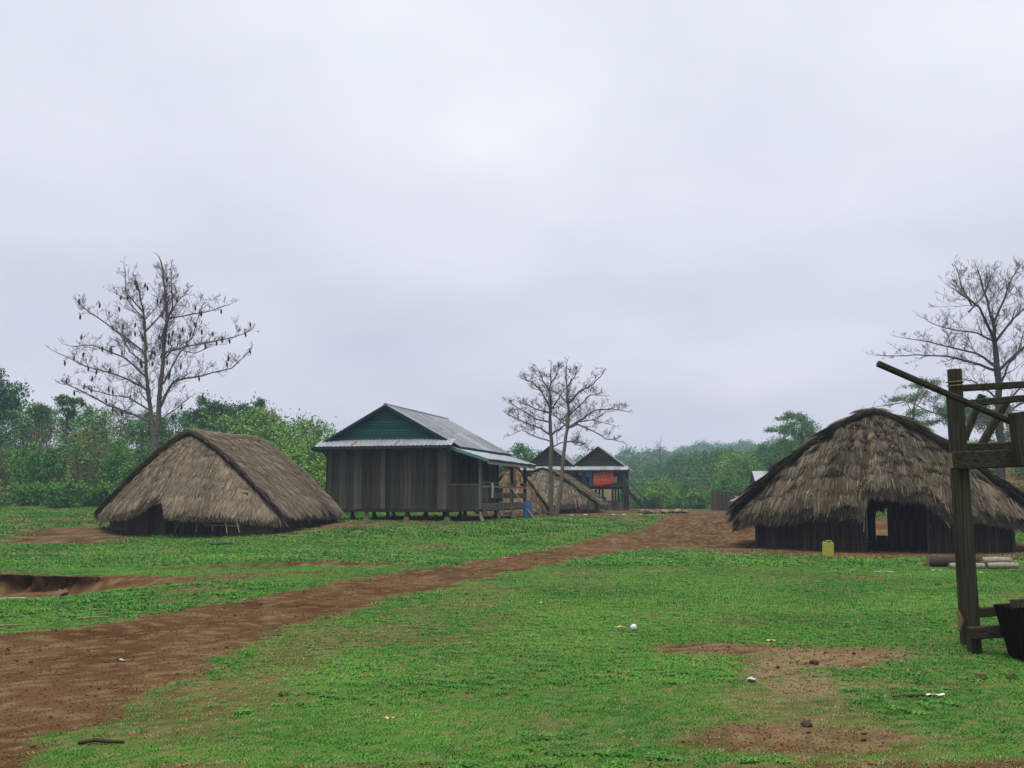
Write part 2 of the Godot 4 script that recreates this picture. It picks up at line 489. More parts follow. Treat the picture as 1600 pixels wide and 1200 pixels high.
func push_copy(buf: PackedFloat32Array, b: Basis, p: Vector3, col: Color) -> void:
	buf.append_array(PackedFloat32Array([b.x.x, b.y.x, b.z.x, p.x, b.x.y, b.y.y, b.z.y, p.y, b.x.z, b.y.z, b.z.z, p.z, col.r, col.g, col.b, 1.0]))

func tuft_mesh(blades: int, spread: float, tall: float, wide: float, seed_: int) -> ArrayMesh:
	rng.seed = seed_
	var mb := MB.new()
	for i in blades:
		var a := rnd(0, TAU)
		var r := sqrt(rng.randf()) * spread
		var p := Vector3(cos(a) * r, -0.005, sin(a) * r)
		var b := rnd(0, TAU)
		var lean := Vector3(cos(b), 0, sin(b))
		var h := tall * rnd(0.5, 1.1)
		var s := lean.cross(Vector3.UP) * wide * rnd(0.6, 1.2)
		var mid := p + Vector3.UP * h * 0.7 + lean * h * rnd(0.2, 0.6)
		var tip := p + Vector3.UP * h * rnd(0.6, 1.0) + lean * h * rnd(0.8, 1.6)
		mb.face(p - s * 0.7, p + s * 0.7, mid + s, mid - s, Vector3.UP + lean * -0.3, Color.WHITE)
		mb.tri(mid - s, mid + s, tip, Vector3.UP, Color.WHITE)
	mb.c = PackedColorArray()
	var arr := []
	arr.resize(Mesh.ARRAY_MAX)
	arr[Mesh.ARRAY_VERTEX] = mb.v; arr[Mesh.ARRAY_NORMAL] = mb.n; arr[Mesh.ARRAY_INDEX] = mb.ix
	var m := ArrayMesh.new()
	m.add_surface_from_arrays(Mesh.PRIMITIVE_TRIANGLES, arr)
	m.surface_set_material(0, M.grass)
	return m

func plain_mesh(mb: MB) -> ArrayMesh:   # without vertex colours, tinted copy by copy
	var arr := []
	arr.resize(Mesh.ARRAY_MAX)
	arr[Mesh.ARRAY_VERTEX] = mb.v; arr[Mesh.ARRAY_NORMAL] = mb.n; arr[Mesh.ARRAY_INDEX] = mb.ix
	var m := ArrayMesh.new()
	m.add_surface_from_arrays(Mesh.PRIMITIVE_TRIANGLES, arr)
	m.surface_set_material(0, M.straw)
	return m

func make_grass() -> void:
	var bufs := [PackedFloat32Array(), PackedFloat32Array(), PackedFloat32Array()]
	rng.seed = 501
	# [from, to, tufts per square metre, size, which]
	for band in [[4.2, 9.0, 480.0, 0.70, 0], [9.0, 15.0, 290.0, 0.85, 1], [15.0, 24.0, 120.0, 1.3, 0], [24.0, 36.0, 40.0, 2.2, 1], [36.0, 62.0, 14.0, 3.4, 2]]:
		var d: float = band[0]
		while d < band[1]:
			var step := 0.5
			var half := d * 0.56 + 1.2
			var n := int(2.0 * half * step * band[2])
			for i in n:
				var x := rnd(-half, half)
				var z := -(d + rng.randf() * step)
				var b := bare(x, z)
				var keep := 1.0 - b * 1.12
				var dry := false
				if rng.randf() > keep:
					if b > 0.9 or rng.randf() > 0.30: continue
					dry = true
				var f := nf.get_noise_2d(x * 1.4 + 5.0, z * 1.4)
				if f < -0.22 and rng.randf() < 0.45: continue
				var p := ground_point(x, z)
				var s: float = band[3] * rnd(0.7, 1.25) * lerpf(1.0, 0.6, b)
				var ba := Basis(Vector3.UP, rnd(0, TAU)).scaled(Vector3(s, s * rnd(0.7, 1.1), s))
				var t := clampf(0.45 + 0.7 * nz.get_noise_2d(x * 0.7, z * 0.7) + 0.9 * nb.get_noise_2d(x * 4.0, z * 4.0 + 50.0) + rnd(-0.4, 0.4), 0.0, 1.0)
				var col := Color(0.040, 0.150, 0.022).lerp(Color(0.098, 0.250, 0.036), t)
				if rng.randf() < 0.09 + b * 0.5: col = Color(0.24, 0.20, 0.10).lerp(col, rnd(0.0, 0.7))
				if dry: col = Color(0.20, 0.155, 0.085).lerp(Color(0.30, 0.25, 0.14), rng.randf())
				push_copy(bufs[band[4]], ba if not dry else ba.scaled(Vector3(1, 0.55, 1)), p, col)
			d += step
	multi("turf", tuft_mesh(16, 0.065, 0.030, 0.0042, 61), bufs[0], "short green turf covering the village lawn", "grass")
	multi("turf", tuft_mesh(18, 0.070, 0.028, 0.0045, 62), bufs[1], "short green turf covering the village lawn", "grass")
	multi("turf", tuft_mesh(20, 0.080, 0.026, 0.0050, 63), bufs[2], "short green turf covering the village lawn", "grass")
	# crumbs of earth and bits of straw on the bare ground
	var crumbs := PackedFloat32Array()
	var straws := PackedFloat32Array()
	for i in 80000:
		var d := 4.6 + 26.0 * pow(rng.randf(), 1.5)
		var x := rnd(-0.56, 0.56) * d
		var b := bare(x, -d)
		if b < 0.45: continue
		var p := ground_point(x, -d)
		if rng.randf() < 0.90:
			var s := rnd(0.35, 1.0) * (0.6 + d * 0.035)
			if rng.randf() < 0.03: s *= 2.2
			push_copy(crumbs, Basis(Vector3.UP, rnd(0, TAU)).scaled(Vector3(s, s * rnd(0.6, 1.1), s)), p, Color(0.050, 0.027, 0.013).lerp(Color(0.125, 0.078, 0.042), rng.randf()))
		else:
			var s := rnd(0.25, 0.8)
			push_copy(straws, Basis(Vector3.UP, rnd(0, TAU)).scaled(Vector3(s, 1.0, 1.0)), p + Vector3(0, 0.008, 0), Color(0.11, 0.075, 0.038).lerp(Color(0.24, 0.19, 0.10), rng.randf()))
	var cm := lump(Vector3(0.011, 0.006, 0.009), 0.7, 3, 4, 6)
	multi("crumbs", plain_mesh(cm), crumbs, "crumbs of reddish earth scattered on the track and bare patches", "soil")
	var sb := MB.new()
	sb.beam(Vector3(-0.035, 0, 0), Vector3(0.035, 0.004, 0.006), 0.005, 0.003)
	multi("straw_bits", plain_mesh(sb), straws, "bits of dry straw scattered on the track and bare patches", "straw")
	# broader-leaved weeds along the near side of the eroded hollow and by the frame
	var wb := PackedFloat32Array()
	for i in 2600:
		var x := rnd(-12.5, -3.2)
		var z := rnd(-19.6, -14.0)
		var b := bare(x, z)
		if rng.randf() < b * 1.3 or nz.get_noise_2d(x, z) < -0.05: continue
		var s := rnd(0.8, 1.6)
		push_copy(wb, Basis(Vector3.UP, rnd(0, TAU)).scaled(Vector3(s, s, s)), ground_point(x, z), Color(0.040, 0.150, 0.024).lerp(Color(0.09, 0.24, 0.036), rng.randf()))
	for i in 9000:   # weeds in loose colonies over the whole lawn
		var d := 5.0 + 30.0 * pow(rng.randf(), 1.4)
		var x := rnd(-0.56, 0.56) * d
		if nz.get_noise_2d(x * 0.8 + 70.0, -d * 0.8) < 0.16 or bare(x, -d) > 0.35: continue
		var s := rnd(0.55, 1.1) * (0.8 + d * 0.02)
		push_copy(wb, Basis(Vector3.UP, rnd(0, TAU)).scaled(Vector3(s, s * 0.9, s)), ground_point(x, -d), Color(0.034, 0.125, 0.020).lerp(Color(0.085, 0.22, 0.034), rng.randf()))
	for i in 500:
		var x := rnd(5.4, 6.6)
		var z := rnd(-9.6, -8.0)
		if Vector2(x - 5.6, z + 8.7).length() > 0.75 + 0.2 * nz.get_noise_2d(x * 3, z * 3): continue
		var s := rnd(1.2, 2.4)
		push_copy(wb, Basis(Vector3.UP, rnd(0, TAU)).scaled(Vector3(s, s, s)), ground_point(x, z), Color(0.02, 0.07, 0.014).lerp(Color(0.05, 0.13, 0.03), rng.randf()))
	multi("weeds", tuft_mesh(14, 0.05, 0.040, 0.008, 64), wb, "leafy green weeds growing along the eroded hollow by the track", "weeds")

# ------------------------------------------------------------------ sky
func make_sky() -> Sky:
	var w := 1024
	var h := 512
	var im := Image.create(w, h, false, Image.FORMAT_RGB8)
	var cl := FastNoiseLite.new()
	cl.seed = 77
	cl.frequency = 0.9
	cl.fractal_octaves = 5
	for j in h:
		var el := (0.5 - (j + 0.5) / h) * PI
		for i in w:
			var az := ((i + 0.5) / w - 0.5) * TAU
			var d := Vector3(sin(az) * cos(el), sin(el), -cos(az) * cos(el))
			# the cloud base as a flat layer seen from below
			var q := d / (maxf(d.y, 0.0) + 0.22)
			var c := cl.get_noise_3d(q.x * 0.55, q.z * 0.55, 3.0) * 0.6 + cl.get_noise_3d(q.x * 1.3, q.z * 1.3, 9.0) * 0.4
			var e := maxf(el, 0.0)
			var base := Color(0.865, 0.862, 0.912).lerp(Color(0.838, 0.851, 0.911), sm(0.04, 0.16, e)).lerp(Color(0.908, 0.926, 0.964), sm(0.15, 0.40, e)).lerp(Color(0.97, 0.98, 0.99), sm(0.42, 1.2, e))
			var k := c * 0.13 * sm(-0.02, 0.1, e)
			if el < 0.0: base = Color(0.30, 0.30, 0.28)
			im.set_pixel(i, j, Color(clampf(base.r + k, 0, 1), clampf(base.g + k * 0.95, 0, 1), clampf(base.b + k * 0.75, 0, 1)))
	var pm := PanoramaSkyMaterial.new()
	pm.panorama = ImageTexture.create_from_image(im)
	var s := Sky.new()
	s.sky_material = pm
	return s

# ------------------------------------------------------------------ thatched huts
func straw_color(pal: Array, x: float, z: float) -> Color:
	var k := clampf(0.42 + 0.9 * nz.get_noise_2d(x * 0.8 + 300.0, z * 0.8) + 0.7 * nz.get_noise_2d(x * 0.25 + 77.0, z * 0.3) + rnd(-0.38, 0.38), 0.0, 1.0)
	var c: Color = pal[0].lerp(pal[1], k)
	var r := rng.randf()
	if r < 0.06: c = pal[2]
	elif r < 0.12: c = pal[3]
	return c

func thatch_face(surf: Callable, out: Vector3, p: Dictionary, s0: float, s1: float, courses: int, count: int, lift: float, wide: float, parent: Node, along: float, seed_: int) -> void:
	# surf(s, t): t runs from the ridge (0) down to the eave (1). Underlay of packed straw, then bundles course by course
	rng.seed = seed_
	var notch: Callable = p.notch
	var is_front: bool = p.front
	var crisp: bool = p.get("crisp", false)
	var top := []
	var under := []
	for i in 15:
		var t := i / 14.0
		var a := []
		var b := []
		for j in 33:
			var s := lerpf(s0, s1, j / 32.0)
			var tm: float = notch.call(s) if is_front else 1.0
			var q: Vector3 = surf.call(s, t * tm)
			a.append(q)
			b.append(q + Vector3(0, -0.17, 0) - out.normalized() * 0.03)
		top.append(a); under.append(b)
	var up := func(_q): return out
	var mb := MB.new()
	mb.grid(top, up, p.pal[0] * 0.9)
	mb.grid(under, func(_q): return -out, p.pal[0] * 0.8)
	var body := part("thatch_underlay", mb, M.straw, parent)
	body.set_meta("label", "packed straw under the outer thatch")
	var per := count / courses
	for k in courses:
		var cb := MB.new()
		var m := per if k > 0 else per / 2
		if k == courses - 1: m = int(m * 1.5)
		for i in m:
			var s := lerpf(s0, s1, rng.randf())
			var tm: float = notch.call(s) if is_front else 1.0
			var span := 1.0 / courses
			var tb := (k + 1) * span
			var wave := 0.7 * span * nz.get_noise_2d(s * 5.0 + k * 13.0, k * 3.0 + seed_) + 0.3 * span * nf.get_noise_2d(s * 9.0, k * 5.0)
			var t1 := tb + wave + (rnd(-0.20, 0.12) if crisp else rnd(-0.35, 0.25)) * span
			if k == courses - 1: t1 = 1.0 + rnd(-0.06, 0.05) + 0.05 * nz.get_noise_2d(s * 12.0, seed_) + 0.03 * nf.get_noise_2d(s * 12.0, 4.0)
			var t0 := maxf(t1 - rnd(1.0, 1.7) * span, 0.0)
			t0 *= tm; t1 *= tm
			var ds := rnd(-0.014, 0.014)
			if rng.randf() < 0.06: ds *= 3.0
			var tmid := (t0 + t1) * 0.5
			var top_s := s
			if is_front: top_s = clampf(s * lerpf(1.0, t1 / maxf(t0, 0.08), 0.7), -1.0, 1.0)   # straw lies straight down the slope, hardly fanned
			var a: Vector3 = surf.call(top_s, t0)
			var c: Vector3 = surf.call((s + top_s) * 0.5 + ds * 0.5, tmid)
			var e: Vector3 = surf.call(s + ds, t1)
			var g: Vector3 = surf.call((s + top_s) * 0.5 + ds * 0.5 + 0.01, tmid)
			var nn := (e - a).cross(g - c)
			if nn.length_squared() < 1e-12: continue
			nn = nn.normalized()
			if nn.dot(out) < 0: nn = -nn
			var lf := lift * (rnd(0.45, 1.15) if crisp else rnd(0.35, 1.15)) * minf(1.0, (t1 - t0) * courses)
			a += nn * 0.012
			c += nn * (0.012 + lf * 0.55)
			e += nn * (0.012 + lf) 
			if k == courses - 1: e.y -= rnd(0.0, 0.05)
			var w := (e - a).cross(nn).normalized() * wide * rnd(0.45, 1.2)
			var tw := nn * rnd(-0.5, 0.5) * wide
			if rng.randf() < 0.035: e += Vector3(rnd(-0.15, 0.15), rnd(-0.02, 0.10), 0.0) + nn * rnd(0.0, 0.12)   # a loose stalk
			var col := straw_color(p.pal, a.x * along + s * 6.0, a.y * 2.0 + k * 0.7)
			cb.face(a - w, a + w, c + w + tw, c - w - tw, nn, col)
			if rng.randf() < 0.6: cb.tri(c - w - tw, c + w + tw, e, nn, col)
			else: cb.face(c - w - tw, c + w + tw, e + w * 0.5, e - w * 0.5, nn, col)
		if k == courses - 1:   # the thick ragged eave: straw hanging at every depth
			for i in int(m * 0.8):
				var s := lerpf(s0, s1, rng.randf())
				var tm: float = notch.call(s) if is_front else 1.0
				var q: Vector3 = surf.call(s, tm * rnd(0.93, 0.99))
				var e: Vector3 = surf.call(s + rnd(-0.01, 0.01), tm * rnd(1.0, 1.03))
				var deep_ := rnd(0.02, p.get("eave", 0.16))
				q.y -= deep_ * 0.8
				e.y -= deep_ + rnd(0.0, 0.10)
				e -= out.normalized() * deep_ * 0.35
				var w := (e - q).cross(out).normalized() * wide * rnd(0.5, 1.2)
				cb.face(q - w, q + w, e + w * 0.4, e - w * 0.4, out, straw_color(p.pal, q.x + s * 6.0, q.y * 2.0))
		var o := part("thatch_course", cb, M.straw, parent)
		o.set_meta("kind", "stuff")

func hut(called: String, label: String, at: Vector3, turn: float, p: Dictionary) -> Node3D:
	var t := thing(called, label, "hut", at, turn)
	var W: float = p.W
	var H: float = p.H
	var E: float = p.E
	var L: float = p.L
	var F: float = p.F
	var pw: float = p.p
	var sag: float = p.get("sag", 0.05)
	var wob: float = p.get("wob", 0.0)
	var roof := Node3D.new()
	roof.name = "roof"
	t.add_child(roof)
	var prof := func(tt: float) -> float: return H - (H - E) * pow(maxf(tt, 0.0), pw)
	var front := func(s: float, tt: float) -> Vector3:
		var c := 1.0 - pow(minf(absf(s), 1.0), 2.4)
		var bump := wob * nb.get_noise_2d(s * 60.0, tt * 70.0)
		return Vector3(s * W * 0.975 * maxf(tt, 0.04), prof.call(tt) - p.get("drop", 0.24) + bump + p.get("rise", 0.0) * c * tt * tt, 0.05 + F * c * pow(maxf(tt, 0.0), 0.85) + bump)
	var back := func(s: float, tt: float) -> Vector3:
		var q: Vector3 = front.call(s, tt)
		return Vector3(q.x, q.y, -L - q.z)
	var pr := p.duplicate()
	pr.front = true
	thatch_face(front, Vector3(0, 0.7, 1), pr, -1.0, 1.0, p.courses, p.n_front, p.lift, p.wide, roof, 1.0, p.seed + 1)
	pr.notch = p.get("back_notch", func(_s): return 1.0)
	thatch_face(back, Vector3(0, 0.7, -1), pr, -1.0, 1.0, p.courses, p.n_front / 5, p.lift, p.wide * 2.0, roof, 1.0, p.seed + 2)
	pr.front = false
	for sg in [-1.0, 1.0]:
		var side := func(s: float, tt: float) -> Vector3:
			var z := lerpf(0.32, -L - 0.32, s)
			var sg_bump := wob * 0.7 * nb.get_noise_2d(z * 25.0 + sg * 90.0, tt * 60.0)
			return Vector3(sg * W * maxf(tt, 0.001), prof.call(tt) - sag * sin(clampf(s, 0.0, 1.0) * PI) * (1.0 - tt) + sg_bump, z)
		thatch_face(side, Vector3(sg, 0.8, 0), pr, 0.0, 1.0, p.courses, p.n_side if sg > 0 or p.get("both", false) else p.n_side / 4, p.lift * p.get("side_lift", 1.0), p.wide if sg > 0 or p.get("both", false) else p.wide * 2.0, roof, 0.0, p.seed + 3 + int(sg))
		# the thick verge of the front gable
		var pts := []
		var rad := []
		for i in 13:
			var tt: float = i / 12.0 * p.get("verge_end", 0.96)
			pts.append(Vector3(sg * W * tt, prof.call(tt) - 0.07, 0.30))
			rad.append(p.get("verge", 0.10) * (1.0 - 0.35 * i / 12.0))
		var vb := MB.new()
		vb.tube(pts, rad, 7, p.pal[3] * 0.8)
		rng.seed = p.seed + 40
		for i in 700:
			var tt: float = rng.randf() * p.get("verge_end", 0.96)
			var q := Vector3(sg * W * tt, prof.call(tt) - 0.04, rnd(0.22, 0.36))
			var e := Vector3(sg * W * (tt + 0.06), prof.call(tt + 0.06) - 0.02 + rnd(-0.10, 0.04), q.z + rnd(-0.03, 0.06))
			var wv := Vector3(0, rnd(-0.02, 0.02), rnd(0.012, 0.03))
			vb.face(q - wv, q + wv, e + wv, e - wv, Vector3(sg, 0.8, 0.6), p.pal[3].lerp(p.pal[0], rng.randf()))
		part("verge", vb, M.straw, roof)
	# the ridge roll
	var rp := []
	var rr := []
	for i in 9:
		var s := i / 8.0
		rp.append(Vector3(0, H + 0.02 - sag * sin(s * PI), lerpf(0.36, -L - 0.34, s)))
		rr.append((0.05 + 0.015 * sin(i * 2.3)) * (0.6 if i == 0 else 1.0))
	var rb := MB.new()
	rb.tube(rp, rr, 8, p.pal[1] * 0.9)
	for i in 900:
		var s := 0.06 + 0.94 * rng.randf()
		var sg := -1.0 if rng.randf() < 0.5 else 1.0
		var q := Vector3(0, H + 0.05 - sag * sin(s * PI), lerpf(0.36, -L - 0.34, s))
		var e := Vector3(sg * rnd(0.15, 0.5), H - 0.07 - rnd(0.05, 0.16), q.z + rnd(-0.05, 0.05))
		rb.face(q - Vector3(0, 0, 0.03), q + Vector3(0, 0, 0.03), e + Vector3(0, 0, 0.015), e - Vector3(0, 0, 0.015), Vector3(sg, 1, 0), straw_color(p.pal, q.z, s))
	part("ridge", rb, M.straw, roof)
	# walls of upright boards set in under the eaves
	rng.seed = p.seed + 77
	var wallh: float = E + p.get("wall_up", 0.45) + p.get("rise", 0.0)
	var wx: float = W * p.get("wall_in", 0.86)
	var ends: Array = [1.0, -1.0]
	for f in ends:
		var x: float = -wx
		while x < wx - 0.02:
			var bw := minf(rnd(0.26, 0.46), wx - x)
			var gap: bool = false
			for g in (p.doors if f > 0 else p.back_doors):
				if x + bw * 0.5 > g[0] and x + bw * 0.5 < g[1]: gap = true
			var zf := func(xx: float) -> float: return F * 0.64 * (1.0 - pow(absf(xx) / W, 2.4)) - 0.35
			var x1: float = x + bw - 0.012
			var za: float = zf.call(x)
			var zb: float = zf.call(x1)
			if f < 0: za = -L - za; zb = -L - zb
			var wb := MB.new()
			var y0 := -0.25
			var y1 := minf(wallh, prof.call(absf(x + bw * 0.5) / W) - 0.55) + rnd(-0.03, 0.03)
			if gap and f < 0: y1 = 0.22
			if not (gap and f > 0):
				var j := rnd(-0.015, 0.015)
				wb.hexa([Vector3(x, y0, za - 0.02 + j), Vector3(x1, y0, zb - 0.02 + j), Vector3(x1, y0, zb + 0.02 + j), Vector3(x, y0, za + 0.02 + j), Vector3(x, y1, za - 0.02 + j), Vector3(x1, y1, zb - 0.02 + j), Vector3(x1, y1, zb + 0.02 + j), Vector3(x, y1, za + 0.02 + j)], Color.WHITE)
				part("wall_board", wb, p.wall_mats[rng.randi() % p.wall_mats.size()], t)
			x += bw
	for sg in [-1.0, 1.0]:
		var z := -0.35 + F * 0.64 * (1.0 - pow(p.get("wall_in", 0.86), 2.4))
		var z1 := -L - z
		while z > z1 + 0.02:
			var bw := minf(rnd(0.3, 0.5), z - z1)
			var wb := MB.new()
			wb.box(Vector3(sg * wx - 0.02, -0.25, z - bw + 0.012), Vector3(sg * wx + 0.02, minf(wallh, prof.call(wx / W) - 0.50), z))
			part("wall_board", wb, p.wall_mats[rng.randi() % p.wall_mats.size()], t)
			z -= bw
	# a mat wall across the inside, and corner posts
	if p.has("partition"):
		var ib := MB.new()
		var q: Array = p.partition
		var ya: float = prof.call(absf(q[0]) / W) - 0.35
		var yb: float = prof.call(absf(q[1]) / W) - 0.35
		ib.hexa([Vector3(q[0], -0.1, q[2] - 0.02), Vector3(q[1], -0.1, q[2] - 0.02), Vector3(q[1], -0.1, q[2] + 0.02), Vector3(q[0], -0.1, q[2] + 0.02), Vector3(q[0], ya, q[2] - 0.02), Vector3(q[1], yb, q[2] - 0.02), Vector3(q[1], yb, q[2] + 0.02), Vector3(q[0], ya, q[2] + 0.02)], Color.WHITE)
		part("partition", ib, M.wall_dark, t)
	for q in p.get("posts", []):
		var pb := MB.new()
		pb.tube([Vector3(q[0], -0.3, q[1]), Vector3(q[0] + 0.01, q[2], q[1])], [0.06, 0.05], 7, Color.WHITE)
		part("post", pb, M.post, t)
	for q in p.get("sticks", []):
		var pb := MB.new()
		pb.tube([q[0], q[1]], [0.017, 0.012], 6, Color.WHITE)
		part("rafter_end", pb, M.bamboo, t)
	return t

func make_huts() -> void:
	var pale := [Color(0.105, 0.084, 0.058), Color(0.215, 0.178, 0.126), Color(0.29, 0.24, 0.165), Color(0.060, 0.050, 0.036)]
	var dark := [Color(0.056, 0.046, 0.030), Color(0.142, 0.119, 0.082), Color(0.21, 0.175, 0.115), Color(0.034, 0.031, 0.018)]
	var gold := [Color(0.12, 0.085, 0.048), Color(0.25, 0.18, 0.105), Color(0.36, 0.28, 0.17), Color(0.07, 0.05, 0.03)]
	var none := func(_s): return 1.0
	# left: steep thatched hut with an arched gap in its front
	var notch_l := func(s: float) -> float: return 1.0 - 0.165 * sm(-0.24, 0.05, s) * sm(0.19, 0.09, s)
	var at := Vector3(-12.2, 0, -38.5)
	at.y = 0.16
	hut("thatched_hut", "pale thatched hut with long swept roof and arched gap low in its front", at, deg_to_rad(-14.5), {
		"W": 3.95, "H": 4.0, "E": 0.88, "rise": 0.30, "L": 4.6, "F": 2.7, "p": 1.28, "courses": 8, "n_front": 27000, "n_side": 22000, "lift": 0.06, "wide": 0.0135, "pal": pale, "notch": notch_l, "seed": 100,
		"doors": [[-0.25, 0.45]], "back_doors": [], "wall_mats": [M.wall_mud, M.wall_dark, M.wall_mud, M.planks[2]], "partition": [-2.6, 2.6, -1.6], "side_lift": 0.8, "wob": 0.05,
		"posts": [[-0.3, 1.75, 1.3], [0.5, 1.75, 1.3], [-1.5, 1.5, 1.0], [3.4, -1.0, 0.9]],
		"sticks": [[Vector3(2.45, 0.62, 1.7), Vector3(2.75, 0.16, 2.05)], [Vector3(2.75, 0.70, 1.5), Vector3(3.12, 0.20, 1.85)], [Vector3(1.55, 0.5, 2.1), Vector3(1.66, 0.22, 2.3)], [Vector3(2.05, 0.5, 1.9), Vector3(2.2, 0.25, 2.1)], [Vector3(0.95, 0.5, 2.3), Vector3(0.97, 0.3, 2.5)], [Vector3(1.8, 0.46, 2.0), Vector3(3.0, 0.42, 1.6)], [Vector3(-1.9, 0.55, 2.0), Vector3(-2.05, 0.34, 2.25)], [Vector3(-3.6, 0.60, 0.9), Vector3(-4.15, 0.42, 0.95)]]})
	# right: big hut with banded thatch and an open doorway
	var notch_r := func(s: float) -> float: return 1.0 - 0.155 * sm(-0.11, -0.06, s) * sm(0.43, 0.26, s)
	hut("thatched_hut", "large dark hut with banded mossy thatch and black open doorway", Vector3(11.25, 0.0, -31.2), deg_to_rad(-19.0), {
		"W": 4.45, "H": 4.32, "E": 1.18, "rise": 0.42, "crisp": true, "L": 5.0, "F": 2.5, "p": 1.36, "courses": 8, "n_front": 34000, "n_side": 10000, "lift": 0.135, "wide": 0.0125, "pal": dark, "notch": notch_r, "seed": 200, "eave": 0.26, "both": true, "verge": 0.095, "verge_end": 0.94, "wob": 0.16,
		"doors": [[-0.32, 1.25]], "back_doors": [[0.2, 1.0]], "wall_mats": [M.wall_dark, M.planks[2], M.wall_dark], "partition": [0.30, 3.6, -0.8], "wall_in": 0.82,
		"posts": [[-0.38, 1.55, 1.6], [1.35, 1.5, 1.6], [-3.6, 0.4, 1.0], [3.7, 0.4, 1.0]],
		"sticks": [[Vector3(-0.36, 1.35, 1.95), Vector3(-0.42, 0.62, 2.35)], [Vector3(1.72, 1.05, 2.1), Vector3(1.88, 0.75, 2.25)]]})
	# centre: small hut behind the two trees and the golden one beside it
	hut("thatched_hut", "low grey thatched hut standing behind the two trunks", Vector3(1.95, 0.62, -62.5), deg_to_rad(-12.0), {
		"W": 3.4, "H": 2.75, "E": 0.55, "L": 4.0, "F": 2.2, "p": 1.25, "courses": 7, "n_front": 7000, "n_side": 4500, "lift": 0.09, "wide": 0.03, "pal": [pale[0] * 0.75, pale[1] * 0.9, pale[2], pale[3]], "notch": none, "seed": 300, "verge": 0.04, "drop": 0.10, "rise": 0.1, "doors": [], "back_doors": [], "wall_mats": [M.wall_mud, M.bamboo, M.wall_mud], "wob": 0.04,
		"posts": [[2.9, 1.0, 0.8], [2.3, 1.4, 0.8]]})
	hut("thatched_hut", "small golden straw hut beside the blue barrel, next to the porch", Vector3(0.05, 0.62, -55.6), deg_to_rad(4.0), {
		"W": 2.0, "H": 2.75, "E": 0.18, "L": 1.4, "F": 1.7, "p": 1.15, "courses": 7, "n_front": 6000, "n_side": 4000, "lift": 0.10, "wide": 0.03, "pal": gold, "notch": none, "seed": 400, "verge": 0.012, "drop": 0.02, "doors": [], "back_doors": [], "wall_mats": [M.wall_mud], "wall_up": 0.15, "wob": 0.08})

# ------------------------------------------------------------------ plank houses
func sheet(a: Vector3, du: Vector3, dv: Vector3, waves: int, amp: float, out: Vector3) -> MB:
	# a corrugated sheet: waves across du, running down dv, a few millimetres thick at the edges
	var mb := MB.new()
	var n := out.normalized()
	var top := []
	var bot := []
	for i in 2:
		var r := []
		var s := []
		for j in waves * 6 + 1:
			var u := float(j) / (waves * 6)
			var q := a + du * u + dv * float(i) + n * amp * sin(u * waves * TAU)
			r.append(q); s.append(q - n * 0.006)
		top.append(r); bot.append(s)
	mb.grid(top, func(_q): return n, Color.WHITE)
	mb.grid(bot, func(_q): return -n, Color.WHITE)
	return mb

func roof_slope(parent: Node, a: Vector3, along: Vector3, down: Vector3, out: Vector3, count: int, mats: Array, called := "roof_sheet", waves := 6) -> void:
	for k in count:
		var lift := out.normalized() * (0.004 * (k % 2) + rnd(0.0, 0.012))
		var m := sheet(a + along * (float(k) / count) + lift, along / count * 1.04, down * rnd(0.99, 1.015), waves, 0.014, out)
		part(called, m, mats[rng.randi() % mats.size()], parent)

func boards(parent: Node, a: Vector3, along: Vector3, y0: float, y1: float, thick: float, mats: Array, lo: float, hi: float, called := "plank") -> void:
	# upright planks side by side, from a along a direction
	var len_ := along.length()
	var d := along / len_
	var s := 0.0
	var nrm := d.cross(Vector3.UP)
	while s < len_ - 0.01:
		var w := minf(rnd(lo, hi), len_ - s)
		var mb := MB.new()
		var j := rnd(-0.010, 0.012)
		var p := a + d * s + nrm * j
		var q := a + d * (s + w - 0.008) + nrm * (j + rnd(-0.004, 0.004))
		var ya := y0 + rnd(-0.03, 0.015)
		var t := nrm * thick * 0.5
		mb.hexa([p - t + Vector3(0, ya, 0), q - t + Vector3(0, ya, 0), q + t + Vector3(0, ya, 0), p + t + Vector3(0, ya, 0), p - t + Vector3(0, y1, 0), q - t + Vector3(0, y1, 0), q + t + Vector3(0, y1, 0), p + t + Vector3(0, y1, 0)], Color.WHITE)
		part(called, mb, mats[rng.randi() % mats.size()], parent)
		s += w

func gable_boards(parent: Node, x0: float, x1: float, y0: float, ytop: float, z: float, n: int, mats: Array) -> void:
	# horizontal boards that fill a triangle
	var mid := (x0 + x1) * 0.5
	for k in n:
		var ya := lerpf(y0, ytop, float(k) / n)
		var yb := lerpf(y0, ytop, float(k + 1) / n) - 0.006
		var fa := (ytop - ya) / (ytop - y0)
		var fb := maxf((ytop - yb) / (ytop - y0), 0.002)
		var ha := (x1 - x0) * 0.5
		var mb := MB.new()
		mb.hexa([Vector3(mid - ha * fa, ya, z), Vector3(mid + ha * fa, ya, z), Vector3(mid + ha * fa, ya, z + 0.030), Vector3(mid - ha * fa, ya, z + 0.030), Vector3(mid - ha * fb, yb, z), Vector3(mid + ha * fb, yb, z), Vector3(mid + ha * fb, yb, z + 0.016), Vector3(mid - ha * fb, yb, z + 0.016)], Color.WHITE)
		part("gable_board", mb, mats[k % mats.size()], parent)

func bar(parent: Node, called: String, a: Vector3, b: Vector3, w: float, h: float, m: Material, bev := 0.0) -> MeshInstance3D:
	var mb := MB.new()
	mb.beam(a, b, w, h, Color.WHITE, bev)
	return part(called, mb, m, parent)

func pole(parent: Node, called: String, pts: Array, r0: float, r1: float, m: Material) -> MeshInstance3D:
	var mb := MB.new()
	var rad := []
	for i in pts.size(): rad.append(lerpf(r0, r1, float(i) / (pts.size() - 1)))
	mb.tube(pts, rad, 8, Color.WHITE)
	return part(called, mb, m, parent)

